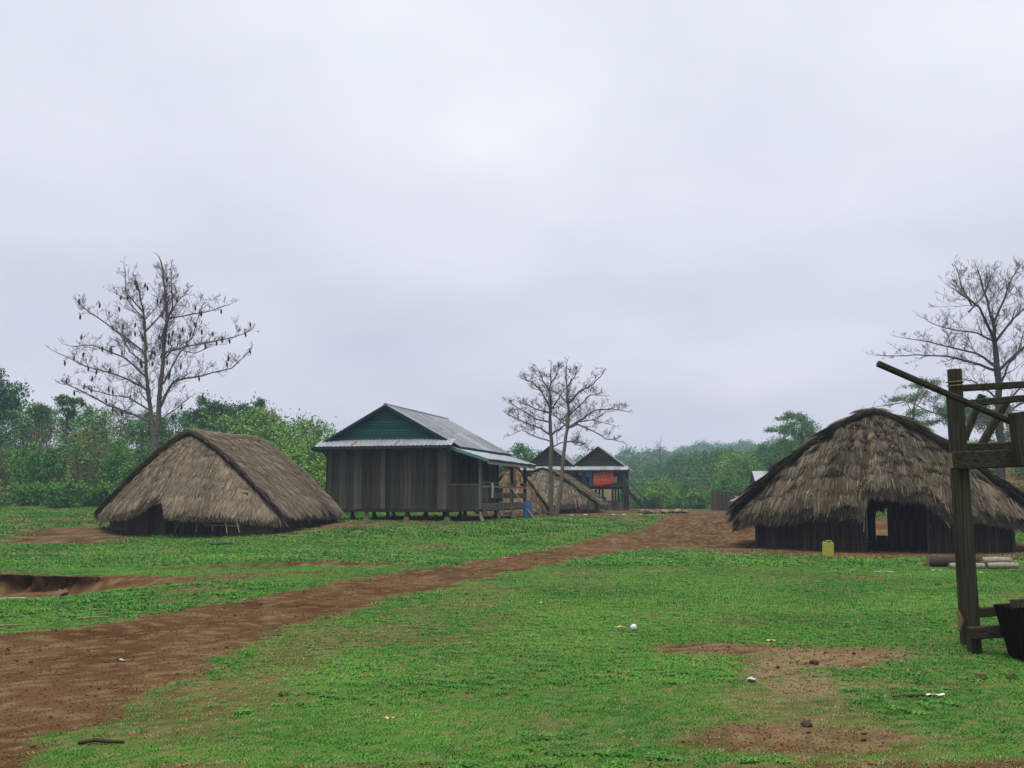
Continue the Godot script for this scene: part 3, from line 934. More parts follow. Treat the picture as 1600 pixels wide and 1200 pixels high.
func make_house() -> void:
	rng.seed = 900
	var t := thing("plank_house", "dark plank house on low stilts with green gable and tin roof", "house", Vector3(-2.71, 0.60, -43.0), deg_to_rad(-14.5))
	var wl := -5.65          # front wall runs from x = wl to 0, the house goes back to z = -8
	var zb := -8.0
	var fl := 0.50
	var top := 3.22
	var wall := Node3D.new(); wall.name = "wall"; t.add_child(wall)
	boards(wall, Vector3(wl, 0, 0), Vector3(-wl, 0, 0), fl, top, 0.03, M.planks, 0.15, 0.26)
	boards(wall, Vector3(0, 0, -0.02), Vector3(0, 0, zb), fl, top, 0.03, M.planks, 0.18, 0.26)
	boards(wall, Vector3(wl, 0, zb), Vector3(0, 0, -zb - 0.02), fl, top, 0.03, M.planks, 0.25, 0.4)
	boards(wall, Vector3(wl, 0, zb), Vector3(-wl, 0, 0), fl, top, 0.03, M.planks, 0.25, 0.4)
	bar(t, "corner_board", Vector3(-0.03, fl - 0.02, 0.035), Vector3(-0.03, top, 0.035), 0.10, 0.03, M.planks[1])
	bar(t, "corner_board", Vector3(wl + 0.05, fl - 0.02, 0.035), Vector3(wl + 0.05, top, 0.035), 0.10, 0.03, M.planks[0])
	var fb := MB.new()
	fb.box(Vector3(wl, fl - 0.14, zb), Vector3(0, fl - 0.06, -0.03))
	part("floor", fb, M.planks[2], t)
	bar(t, "sill_beam", Vector3(wl - 0.05, fl - 0.08, 0.0), Vector3(0.05, fl - 0.08, 0.0), 0.10, 0.12, M.planks[2], 0.01)
	# stilts on footings
	var k := 0
	for z in [-0.1, -2.6, -5.2, -7.8]:
		for x in [wl + 0.15, -3.75, -1.9, -0.06]:
			var s := pole(t, "stilt", [Vector3(x, -0.3, z), Vector3(x, fl - 0.1, z)], 0.085, 0.08, M.post if k % 4 != 1 else M.concrete)
			var f := MB.new()
			f.tube([Vector3(x, -0.3, z), Vector3(x, 0.10, z), Vector3(x, 0.16, z)], [0.17, 0.15, 0.09], 8, Color.WHITE)
			part("footing", f, M.concrete, s)
			k += 1
	# gable of green boards
	var ax := wl * 0.5
	var gy := 3.36
	var apex := 4.98
	var half := -wl * 0.5 + 0.16
	var gb := Node3D.new(); gb.name = "gable"; t.add_child(gb)
	gable_boards(gb, ax - half, ax + half, gy, apex - 0.06, 0.06, 13, M.green_board)
	var bg := MB.new()
	bg.tri(Vector3(ax - half, gy, zb - 0.05), Vector3(ax + half, gy, zb - 0.05), Vector3(ax, apex - 0.06, zb - 0.05), Vector3(0, 0, -1), Color.WHITE)
	part("back_gable", bg, M.planks[2], t)
	# main roof
	var roof := Node3D.new(); roof.name = "roof"; t.add_child(roof)
	var ov := 0.42
	var drop := (apex - gy) / half
	var hx := half + 0.42
	for sg in [-1.0, 1.0]:
		var a := Vector3(ax, apex + 0.02, 0.28)
		var dn := Vector3(sg * hx, -drop * hx, 0)
		var along := Vector3(0, 0, zb - 0.28 - ov)
		roof_slope(roof, a, along, dn * 0.54, Vector3(sg * drop, 1, 0), 11, M.zinc)
		roof_slope(roof, a + dn * 0.50 + Vector3(0, -0.012, 0), along, dn * 0.50, Vector3(sg * drop, 1, 0), 11, M.zinc)
		bar(roof, "barge_board", a + Vector3(0, -0.07, -0.02), a + dn * 1.005 + Vector3(0, -0.05, -0.02), 0.03, 0.10, M.fascia_blue)
		bar(roof, "eave_board", a + dn + Vector3(0, -0.07, 0), a + dn + along + Vector3(0, -0.07, 0), 0.03, 0.13, M.fascia_blue)
		for i in 4:
			var zz := lerpf(-0.1, zb + 0.1, i / 3.0)
			bar(roof, "rafter", Vector3(ax, apex - 0.09, zz), Vector3(ax, apex - 0.09, zz) + dn * 0.97, 0.05, 0.10, M.post)
	var rc := MB.new()
	rc.tube([Vector3(ax, apex + 0.015, 0.30), Vector3(ax, apex + 0.015, zb - ov)], [0.07, 0.07], 8, Color.WHITE)
	part("ridge_cap", rc, M.zinc[1], roof)
	# pent roof along the front
	var pent := Node3D.new(); pent.name = "front_pent_roof"; t.add_child(pent)
	var pn := 16
	for i in pn:
		var x := lerpf(ax - half - 0.06, ax + half + 0.22, float(i) / pn)
		var wv := (2 * half + 0.28) / pn
		var m: Material = M.zinc[2] if i % 3 != 1 else M.zinc[0]
		if i in [4, 5, 9]: m = M.zinc[2]
		part("roof_sheet", sheet(Vector3(x, gy + 0.12 + 0.004 * (i % 2), 0.10), Vector3(wv * 1.03, 0, 0), Vector3(0, -0.30, 0.72), 2, 0.012, Vector3(0, 1, 0.4)), m, pent)
		if i in [4, 9]:   # patches of rust on the sheets
			for q in 3:
				var rx := x + rnd(0.0, wv * 0.5)
				var rl := rnd(0.10, 0.2)
				var v0 := rnd(0.1, 0.55)
				var p0 := Vector3(rx, gy + 0.138 - 0.30 * v0, 0.105 + 0.72 * v0)
				part("rust_patch", sheet(p0, Vector3(wv * rnd(0.25, 0.45), 0, 0), Vector3(rnd(-0.03, 0.03), -0.30, 0.72) * rl * 2.2, 1, 0.006, Vector3(0, 1, 0.4)), M.rusty, pent)
	bar(pent, "eave_board", Vector3(ax - half - 0.06, gy - 0.25, 0.80), Vector3(ax + half + 0.22, gy - 0.25, 0.80), 0.025, 0.10, M.fascia_blue)
	for i in 6:
		var x := lerpf(wl, 0, i / 5.0)
		bar(pent, "bracket", Vector3(x, gy - 0.55, 0.03), Vector3(x, gy - 0.24, 0.72), 0.05, 0.05, M.post)
	# porch along the right side under a lean-to roof
	var porch := Node3D.new(); porch.name = "porch"; t.add_child(porch)
	var px := 1.45
	roof_slope(porch, Vector3(0.02, 3.20, 0.42), Vector3(0, 0, zb - 0.75), Vector3(1.86, -0.60, 0), Vector3(0.6, 1.86, 0), 11, [M.zinc_bright, M.zinc[2], M.zinc_bright])
	bar(porch, "barge_board", Vector3(0.05, 3.13, 0.43), Vector3(1.90, 2.53, 0.43), 0.03, 0.13, M.fascia_teal)
	bar(porch, "eave_board", Vector3(1.90, 2.55, 0.42), Vector3(1.90, 2.55, zb - 0.3), 0.03, 0.07, M.fascia_blue)
	bar(porch, "fascia", Vector3(1.86, 2.45, 0.40), Vector3(1.86, 2.45, zb - 0.3), 0.03, 0.13, M.fascia_cream)
	var pf := MB.new()
	pf.box(Vector3(0.03, fl - 0.10, zb), Vector3(px + 0.05, fl - 0.03, 0.0))
	part("porch_floor", pf, M.planks[2], porch)
	boards(porch, Vector3(0.03, 0, 0.02), Vector3(px - 0.10, 0, 0), fl - 0.05, 1.52, 0.03, M.planks, 0.14, 0.22)
	bar(porch, "rail", Vector3(0.03, 1.54, 0.02), Vector3(px, 1.54, 0.02), 0.07, 0.05, M.planks[4])
	for z in [0.0, -2.7, -5.3, -7.9]:
		bar(porch, "porch_post", Vector3(px - 0.03, fl, z), Vector3(px - 0.03, 2.66, z), 0.13, 0.13, M.planks[4] if z == 0.0 else M.planks[2], 0.012)
		pole(porch, "root_stilt", [Vector3(px + 0.14, -0.25, z + 0.06), Vector3(px + 0.06, 0.06, z + 0.03), Vector3(px - 0.02, 0.25, z), Vector3(px - 0.03, fl - 0.1, z)], 0.10, 0.06, M.pale_post)
	bar(porch, "top_plate", Vector3(px - 0.03, 2.66, 0.05), Vector3(px - 0.03, 2.66, zb), 0.08, 0.10, M.planks[2])
	for i in 3:   # side boards with gaps between
		var y: float = [fl + 0.10, fl + 0.56, fl + 0.96][i]
		bar(porch, "side_board", Vector3(px + 0.05, y, -0.05), Vector3(px + 0.05, y, zb + 0.1), 0.025, [0.30, 0.24, 0.10][i], [M.planks[4], M.planks[1], M.bamboo][i])
	boards(porch, Vector3(px - 0.02, 0, -0.1), Vector3(0, 0, -3.4), fl + 0.3, 1.4, 0.02, M.planks, 0.2, 0.3)
	# bamboo props lashed to the porch corner
	pole(porch, "bamboo_rail", [Vector3(px, 1.62, 0.12), Vector3(px + 0.05, 1.63, -1.2), Vector3(px + 0.12, 1.56, -5.4)], 0.025, 0.02, M.bamboo)
	pole(porch, "bamboo_prop", [Vector3(px + 0.35, -0.1, -3.9), Vector3(px + 0.22, 1.75, -4.0)], 0.035, 0.03, M.bamboo)
	pole(porch, "bamboo_prop", [Vector3(px + 0.30, -0.1, -2.6), Vector3(px + 0.20, 1.3, -2.7)], 0.03, 0.025, M.bamboo)
	pole(porch, "bamboo_prop", [Vector3(px + 0.10, 1.66, -3.9), Vector3(px + 0.7, 1.0, -3.6), Vector3(px + 1.62, -0.05, -3.2)], 0.035, 0.03, M.bamboo)
	# things on the porch: cloths and a basket
	var world := func(l: Vector3) -> Vector3: return t.transform * l
	drape("hanging_cloth", "pink cloth hanging in the porch opening", "cloth", world.call(Vector3(px - 0.1, 1.62, -5.9)), 0.55, 0.75, M.pink, deg_to_rad(60))
	drape("hanging_cloth", "white rag hung over the bamboo rail of the porch", "cloth", world.call(Vector3(px + 0.12, 1.02, -1.3)), 0.22, 0.62, M.cloth_white, deg_to_rad(75))
	bundle("cloth_bundle", "red bundle on the far end of the porch rail", "bundle", world.call(Vector3(px + 0.02, 1.52, -7.4)), Vector3(0.34, 0.16, 0.2), M.red)
	bundle("basket", "pale woven basket on the porch rail beside the red bundle", "basket", world.call(Vector3(px + 0.0, 1.50, -5.6)), Vector3(0.32, 0.30, 0.3), M.bamboo)
	bundle("cloth_bundle", "dull red bundle lying in the dark under the plank house", "bundle", world.call(Vector3(-1.0, 0.03, -1.3)), Vector3(0.25, 0.2, 0.2), M.red)

func drape(called: String, label: String, category: String, at: Vector3, w: float, h: float, m: Material, turn := 0.0, group := "") -> MeshInstance3D:
	# a hanging cloth with folds; at is its lower centre
	var rows := []
	var brow := []
	for i in 9:
		var v := i / 8.0
		var r := []
		var s := []
		for j in 17:
			var u := j / 16.0
			var fold := 0.035 * sin(u * 15.0 + 2.0 * v) * (0.4 + 0.6 * (1.0 - v)) + 0.02 * sin(u * 6.0 + 4.0 * v)
			var q := Vector3((u - 0.5) * w * (1.0 - 0.06 * (1.0 - v)), h * v + 0.03 * sin(u * PI) * -1.0 + 0.015 * sin(u * 11.0) * (1.0 - v), fold)
			r.append(q); s.append(q + Vector3(0, 0, -0.008))
		rows.append(r); brow.append(s)
	var mb := MB.new()
	mb.grid(rows, func(_q): return Vector3(0, 0, 1), Color.WHITE)
	mb.grid(brow, func(_q): return Vector3(0, 0, -1), Color.WHITE)
	return single(called, mb, m, label, category, at, turn, group)

func lump(size: Vector3, rough: float, seed_: int, rings := 7, seg := 10) -> MB:
	# an uneven rounded mass standing on y = 0
	var f := FastNoiseLite.new()
	f.seed = seed_
	f.frequency = 1.1
	var rows := []
	for i in rings + 1:
		var a := PI * i / rings
		var r := []
		for j in seg + 1:
			var b := TAU * (j % seg) / seg
			var d := Vector3(sin(a) * cos(b), cos(a), sin(a) * sin(b))
			var k := 1.0 + rough * f.get_noise_3dv(d * 1.4)
			r.append(Vector3(d.x * size.x, (d.y * 0.5 + 0.5) * size.y * 2.0, d.z * size.z) * Vector3(k, 0.7 + 0.3 * k, k))
		rows.append(r)
	var mb := MB.new()
	mb.grid(rows, func(q): return q - Vector3(0, size.y, 0), Color.WHITE)
	return mb

func bundle(called: String, label: String, category: String, at: Vector3, size: Vector3, m: Material, group := "") -> MeshInstance3D:
	return single(called, lump(Vector3(size.x * 0.5, size.y * 0.5, size.z * 0.5), 0.5, int(at.x * 100) + 7), m, label, category, at, 0.0, group)

func stilt_house(label: String, at: Vector3, turn: float, w: float, dep: float, fl: float, top: float, apex: float, with_stairs: bool) -> Node3D:
	rng.seed = 1000 + int(at.x * 7)
	var t := thing("stilt_house", label, "house", at, turn)
	var wall := Node3D.new(); wall.name = "wall"; t.add_child(wall)
	var open := 0.62 * w if with_stairs else w
	boards(wall, Vector3(-w / 2, 0, 0 if not with_stairs else -1.0), Vector3(w, 0, 0), fl, top, 0.03, M.dark_gable + [M.planks[2], M.planks[5]], 0.18, 0.28)
	boards(wall, Vector3(w / 2, 0, 0), Vector3(0, 0, -dep), fl, top, 0.03, M.planks, 0.22, 0.32)
	boards(wall, Vector3(-w / 2, 0, -dep), Vector3(0, 0, dep), fl, top, 0.03, M.dark_gable, 0.3, 0.4)
	boards(wall, Vector3(-w / 2, 0, -dep), Vector3(w, 0, 0), fl, top, 0.03, M.dark_gable, 0.3, 0.4)
	if with_stairs:   # a boarded corner room right of an open front gallery
		boards(wall, Vector3(w * 0.16, 0, 0.0), Vector3(w * 0.12, 0, 0), fl, top, 0.03, M.planks, 0.16, 0.24)
		boards(wall, Vector3(w * 0.38, 0, 0.0), Vector3(w * 0.12, 0, 0), fl, top, 0.03, M.planks, 0.16, 0.24)
		boards(wall, Vector3(w * 0.28, 0, 0.0), Vector3(w * 0.10, 0, 0), fl, fl + 0.75, 0.03, M.planks, 0.16, 0.24)
		bar(t, "gallery_board", Vector3(-w / 2, fl + 0.16, 0.02), Vector3(w * 0.5, fl + 0.16, 0.02), 0.03, 0.30, M.planks[4])
	var fb := MB.new()
	fb.box(Vector3(-w / 2, fl - 0.12, -dep), Vector3(w / 2, fl - 0.02, 0.03))
	part("floor", fb, M.planks[2], t)
	for z in [-0.08, -dep * 0.5, -dep + 0.08]:
		for x in [-w / 2 + 0.1, -0.2, w * 0.28, w / 2 - 0.08]:
			bar(t, "stilt", Vector3(x, -0.3, z), Vector3(x, fl - 0.1, z), 0.15, 0.15, M.post, 0.012)
	var gb := Node3D.new(); gb.name = "gable"; t.add_child(gb)
	gable_boards(gb, -w / 2 - 0.15, w / 2 + 0.15, top + 0.08, apex - 0.05, 0.05, 7, M.dark_gable)
	var roof := Node3D.new(); roof.name = "roof"; t.add_child(roof)
	var hx := w / 2 + 0.45
	var drop := (apex - top - 0.08) / (w / 2 + 0.15)
	for sg in [-1.0, 1.0]:
		var a := Vector3(0, apex + 0.02, 0.2)
		var dn := Vector3(sg * hx, -drop * hx, 0)
		roof_slope(roof, a, Vector3(0, 0, -dep - 0.5), dn, Vector3(sg * drop, 1, 0), 7, [M.zinc_old, M.zinc[1], M.zinc[3]])
		bar(roof, "barge_board", a + Vector3(0, -0.06, -0.02), a + dn + Vector3(0, -0.06, -0.02), 0.03, 0.12, M.planks[2])
	roof_slope(roof, Vector3(-w / 2 - 0.45, top + 0.14, 0.08), Vector3(w + 0.8, 0, 0), Vector3(0, -0.30, 0.75), Vector3(0, 0.75, 0.3), 9, [M.zinc_bright, M.zinc_bright, M.zinc[2]])
	bar(roof, "eave_board", Vector3(-w / 2 - 0.45, top - 0.20, 0.80), Vector3(w / 2 + 0.35, top - 0.20, 0.80), 0.03, 0.14, M.fascia_blue)
	if with_stairs:
		var st := Node3D.new(); st.name = "stairs"; t.add_child(st)
		var x0 := w / 2 + 0.1
		for z in [-0.2, 0.75]:
			bar(st, "stringer", Vector3(x0, fl, z), Vector3(x0 + 1.5, -0.1, z), 0.06, 0.22, M.planks[2])
			bar(st, "handrail", Vector3(x0 - 0.1, fl + 0.75, z), Vector3(x0 + 1.45, 0.75, z), 0.05, 0.07, M.planks[1])
			bar(st, "newel", Vector3(x0 + 1.42, -0.2, z), Vector3(x0 + 1.42, 0.95, z), 0.13, 0.13, M.planks[5], 0.01)
			bar(st, "newel", Vector3(x0, fl - 0.4, z), Vector3(x0, fl + 0.95, z), 0.11, 0.11, M.planks[5], 0.01)
		for k in 6:
			var f := (k + 0.5) / 6.0
			bar(st, "tread", Vector3(x0 + 1.5 * f, fl * (1 - f), -0.2), Vector3(x0 + 1.5 * f, fl * (1 - f), 0.75), 0.24, 0.04, M.planks[4] if k != 3 else M.bamboo)
		bar(t, "low_rail", Vector3(-0.2, 0.62, 0.4), Vector3(w / 2, 0.62, 0.4), 0.05, 0.10, M.planks[2])
		boards(t, Vector3(-0.2, 0, 0.40), Vector3(w / 2 + 0.2, 0, 0), -0.1, 0.6, 0.03, M.planks, 0.2, 0.3, "low_board")
	return t

func make_far_houses() -> void:
	stilt_house("dark gabled house left of the one with laundry, behind the thatched hut", Vector3(2.75, 0.65, -73.5), deg_to_rad(-10.0), 3.5, 6.0, 1.1, 3.0, 4.6, false)
	var h := stilt_house("tall stilt house with orange blanket hung out and stairs on its right", Vector3(6.25, 0.65, -73.0), deg_to_rad(-10.0), 3.6, 6.0, 1.65, 3.0, 4.55, true)
	var w := func(l: Vector3) -> Vector3: return h.transform * l
	var tn := deg_to_rad(-10.0)
	# pale tarpaulin hung under the floor at the back
	drape("tarpaulin", "pale cream sheet seen behind the stilts of the far house", "tarpaulin", w.call(Vector3(-0.85, 0.05, -8.6)), 3.6, 1.75, M.sack, tn)
	# washing line
	var lb := MB.new()
	lb.tube([Vector3(-2.0, 2.86, 0.55), Vector3(-0.6, 2.72, 0.55), Vector3(1.15, 2.82, 0.55)], [0.012, 0.012, 0.012], 5, Color.WHITE)
	single("washing_line", lb, M.black, "washing line strung along the front of the far stilt house", "line", h.position, tn)
	# the orange blanket, its pattern woven in: rows of lozenges and a red hem
	var rows := []
	var brow := []
	var cols := []
	for i in 25:
		var v := i / 24.0
		var r := []
		var s := []
		for j in 49:
			var u := j / 48.0
			var q := Vector3((u - 0.5) * 1.42, -0.92 * (1.0 - v) + 0.09 * (u - 0.5) * 2.0 + 0.01 * sin(u * 20.0), 0.03 * sin(u * 13.0 + v * 2.0))
			r.append(q); s.append(q - Vector3(0, 0, 0.01))
			var dia := absf(fmod(u * 6.0 + 0.25 * sin(v * 9.0), 1.0) - 0.5) + absf(fmod(v * 3.5, 1.0) - 0.5)
			var col := Color(0.36, 0.045, 0.018) if dia > 0.5 else Color(0.46, 0.16, 0.028)
			if v < 0.22: col = Color(0.42, 0.035, 0.022)
			elif dia < 0.16: col = Color(0.16, 0.06, 0.02)
			cols.append(col)
		rows.append(r); brow.append(s)
	var mb := MB.new()
	mb.grid(rows, func(_q): return Vector3(0, 0, 1), Color.WHITE)
	mb.grid(brow, func(_q): return Vector3(0, 0, -1), Color.WHITE)
	for i in cols.size():
		mb.c[i] = cols[i]; mb.c[i + cols.size()] = cols[i]
	single("blanket", mb, M.blanket, "orange and red patterned blanket hung from the far stilt house", "blanket", w.call(Vector3(0.42, 2.72, 0.60)), tn)
	drape("hanging_shirt", "bright blue shirt on the washing line left of the blanket", "shirt", w.call(Vector3(-0.62, 2.38, 0.58)), 0.42, 0.46, M.cloth_blue, tn)
	drape("hanging_jeans", "blue jeans hung below the shirt left of the blanket", "jeans", w.call(Vector3(-0.45, 1.72, 0.50)), 0.30, 0.72, M.cloth_jean, tn)
	drape("hanging_cloth", "dark cloth on the washing line between yellow rag and blue shirt", "cloth", w.call(Vector3(-0.95, 2.0, 0.57)), 0.36, 0.80, M.cloth_dark, tn)
	drape("hanging_cloth", "yellow rag at the left end of the washing line", "cloth", w.call(Vector3(-1.25, 2.5, 0.56)), 0.26, 0.38, M.cloth_yellow, tn)
	bundle("cloth_bundle", "white bundle on the gallery board below the orange blanket", "bundle", w.call(Vector3(0.40, 1.96, 0.12)), Vector3(0.22, 0.34, 0.2), M.cloth_white)
	drape("hanging_cloth", "pale cloth hung in the window right of the blanket", "cloth", w.call(Vector3(1.22, 1.98, 0.06)), 0.25, 0.42, M.cloth_white, tn)
	make_calf(w.call(Vector3(-0.15, 0.0, -0.35)), tn)

func make_calf(at: Vector3, tn: float) -> void:
	# a young animal facing the camera, head up, body running back and to the right; one skin built over joints with a smooth union
	var j := [ # a, b, ra, rb
		[Vector3(0.05, 0.86, 0.05), Vector3(0.42, 0.84, -0.30), 0.16, 0.17], [Vector3(0.42, 0.84, -0.30), Vector3(0.55, 0.86, -0.42), 0.17, 0.13],
		[Vector3(0.05, 0.92, 0.06), Vector3(0.0, 1.18, 0.22), 0.11, 0.075], [Vector3(0.0, 1.20, 0.22), Vector3(-0.03, 1.13, 0.42), 0.085, 0.05],
		[Vector3(0.06, 1.24, 0.20), Vector3(0.19, 1.29, 0.17), 0.035, 0.015], [Vector3(-0.06, 1.24, 0.20), Vector3(-0.19, 1.27, 0.19), 0.035, 0.015],
		[Vector3(-0.03, 0.80, 0.08), Vector3(-0.03, 0.42, 0.10), 0.065, 0.04], [Vector3(-0.03, 0.42, 0.10), Vector3(-0.03, 0.03, 0.09), 0.035, 0.035],
		[Vector3(0.15, 0.80, 0.0), Vector3(0.16, 0.42, 0.02), 0.065, 0.04], [Vector3(0.16, 0.42, 0.02), Vector3(0.16, 0.03, 0.01), 0.035, 0.035],
		[Vector3(0.42, 0.80, -0.38), Vector3(0.36, 0.52, -0.30), 0.09, 0.05], [Vector3(0.36, 0.52, -0.30), Vector3(0.42, 0.34, -0.40), 0.045, 0.035], [Vector3(0.42, 0.34, -0.40), Vector3(0.41, 0.03, -0.38), 0.033, 0.035],
		[Vector3(0.56, 0.80, -0.32), Vector3(0.52, 0.52, -0.24), 0.09, 0.05], [Vector3(0.52, 0.52, -0.24), Vector3(0.58, 0.34, -0.34), 0.045, 0.035], [Vector3(0.58, 0.34, -0.34), Vector3(0.57, 0.03, -0.32), 0.033, 0.035],
		[Vector3(0.62, 0.92, -0.46), Vector3(0.70, 0.55, -0.52), 0.022, 0.02]]
	var mb := surface_nets(j, 0.028, 0.035)
	var o := single("calf", mb, M.calf, "black calf standing before the pale sheet under the far stilt house", "calf", at, tn)
	o.scale = Vector3(0.95, 0.95, 0.95)

func surface_nets(bones: Array, cell: float, blend: float) -> MB:
	var lo := Vector3(1e9, 1e9, 1e9)
	var hi := -lo
	for b in bones:
		for k in 2:
			lo = lo.min(b[k] - Vector3.ONE * (b[2 + k] + cell * 2)); hi = hi.max(b[k] + Vector3.ONE * (b[2 + k] + cell * 2))
	var dim := Vector3i(((hi - lo) / cell).ceil()) + Vector3i.ONE
	var f := PackedFloat32Array()
	f.resize(dim.x * dim.y * dim.z)
	f.fill(1.0)
	for b in bones:
		var a: Vector3 = b[0]
		var e: Vector3 = b[1]
		var r: float = maxf(b[2], b[3]) + blend * 2.0 + cell
		var l0 := Vector3i((((a.min(e) - Vector3.ONE * r) - lo) / cell).floor()).clamp(Vector3i.ZERO, dim - Vector3i.ONE)
		var l1 := Vector3i((((a.max(e) + Vector3.ONE * r) - lo) / cell).ceil()).clamp(Vector3i.ZERO, dim - Vector3i.ONE)
		for z in range(l0.z, l1.z + 1):
			for y in range(l0.y, l1.y + 1):
				for x in range(l0.x, l1.x + 1):
					var p := lo + Vector3(x, y, z) * cell
					var t := clampf((p - a).dot(e - a) / maxf((e - a).length_squared(), 1e-6), 0.0, 1.0)
					var d := (p - a.lerp(e, t)).length() - lerpf(b[2], b[3], t)
					var k := x + dim.x * (y + dim.y * z)
					var h := maxf(blend - absf(d - f[k]), 0.0) / blend
					f[k] = minf(d, f[k]) - h * h * blend * 0.25
	var vid := {}
	var mb := MB.new()
	for z in dim.z - 1:
		for y in dim.y - 1:
			for x in dim.x - 1:
				var acc := Vector3.ZERO
				var n := 0
				var c := []
				for q in 8:
					var o := Vector3i(q & 1, (q >> 1) & 1, q >> 2)
					c.append(f[x + o.x + dim.x * (y + o.y + dim.y * (z + o.z))])
				for q in 8:
					for ax in 3:
						if q & (1 << ax): continue
						var q2 := q | (1 << ax)
						if (c[q] < 0) != (c[q2] < 0):
							var t: float = c[q] / (c[q] - c[q2])
							var o := Vector3(q & 1, (q >> 1) & 1, q >> 2)
							o[ax] += t
							acc += o
							n += 1
				if n:
					vid[Vector3i(x, y, z)] = mb.v.size()
					mb.v.push_back(lo + (Vector3(x, y, z) + acc / n) * cell)
					var g := Vector3(c[1] + c[3] + c[5] + c[7] - c[0] - c[2] - c[4] - c[6], c[2] + c[3] + c[6] + c[7] - c[0] - c[1] - c[4] - c[5], c[4] + c[5] + c[6] + c[7] - c[0] - c[1] - c[2] - c[3])
					mb.n.push_back(g.normalized())
					mb.c.push_back(Color.WHITE)
	for key in vid:
		for ax in 3:
			var u := (ax + 1) % 3
			var w := (ax + 2) % 3
			if key[u] == 0 or key[w] == 0: continue
			var e := Vector3i.ZERO
			e[ax] = 1
			var i0: int = key.x + dim.x * (key.y + dim.y * key.z)
			var k2: Vector3i = key + e
			var i1: int = k2.x + dim.x * (k2.y + dim.y * k2.z)
			if (f[i0] < 0) == (f[i1] < 0): continue
			var du := Vector3i.ZERO
			du[u] = 1
			var dw := Vector3i.ZERO
			dw[w] = 1
			var q := [vid.get(key, -1), vid.get(key - du, -1), vid.get(key - du - dw, -1), vid.get(key - dw, -1)]
			if q.min() < 0: continue
			var g := (mb.v[q[2]] - mb.v[q[0]]).cross(mb.v[q[1]] - mb.v[q[0]])
			if g.dot(mb.n[q[0]]) >= 0.0:
				for i in [q[0], q[1], q[2], q[0], q[2], q[3]]: mb.ix.push_back(i)
			else:
				for i in [q[0], q[2], q[1], q[0], q[3], q[2]]: mb.ix.push_back(i)
	return mb

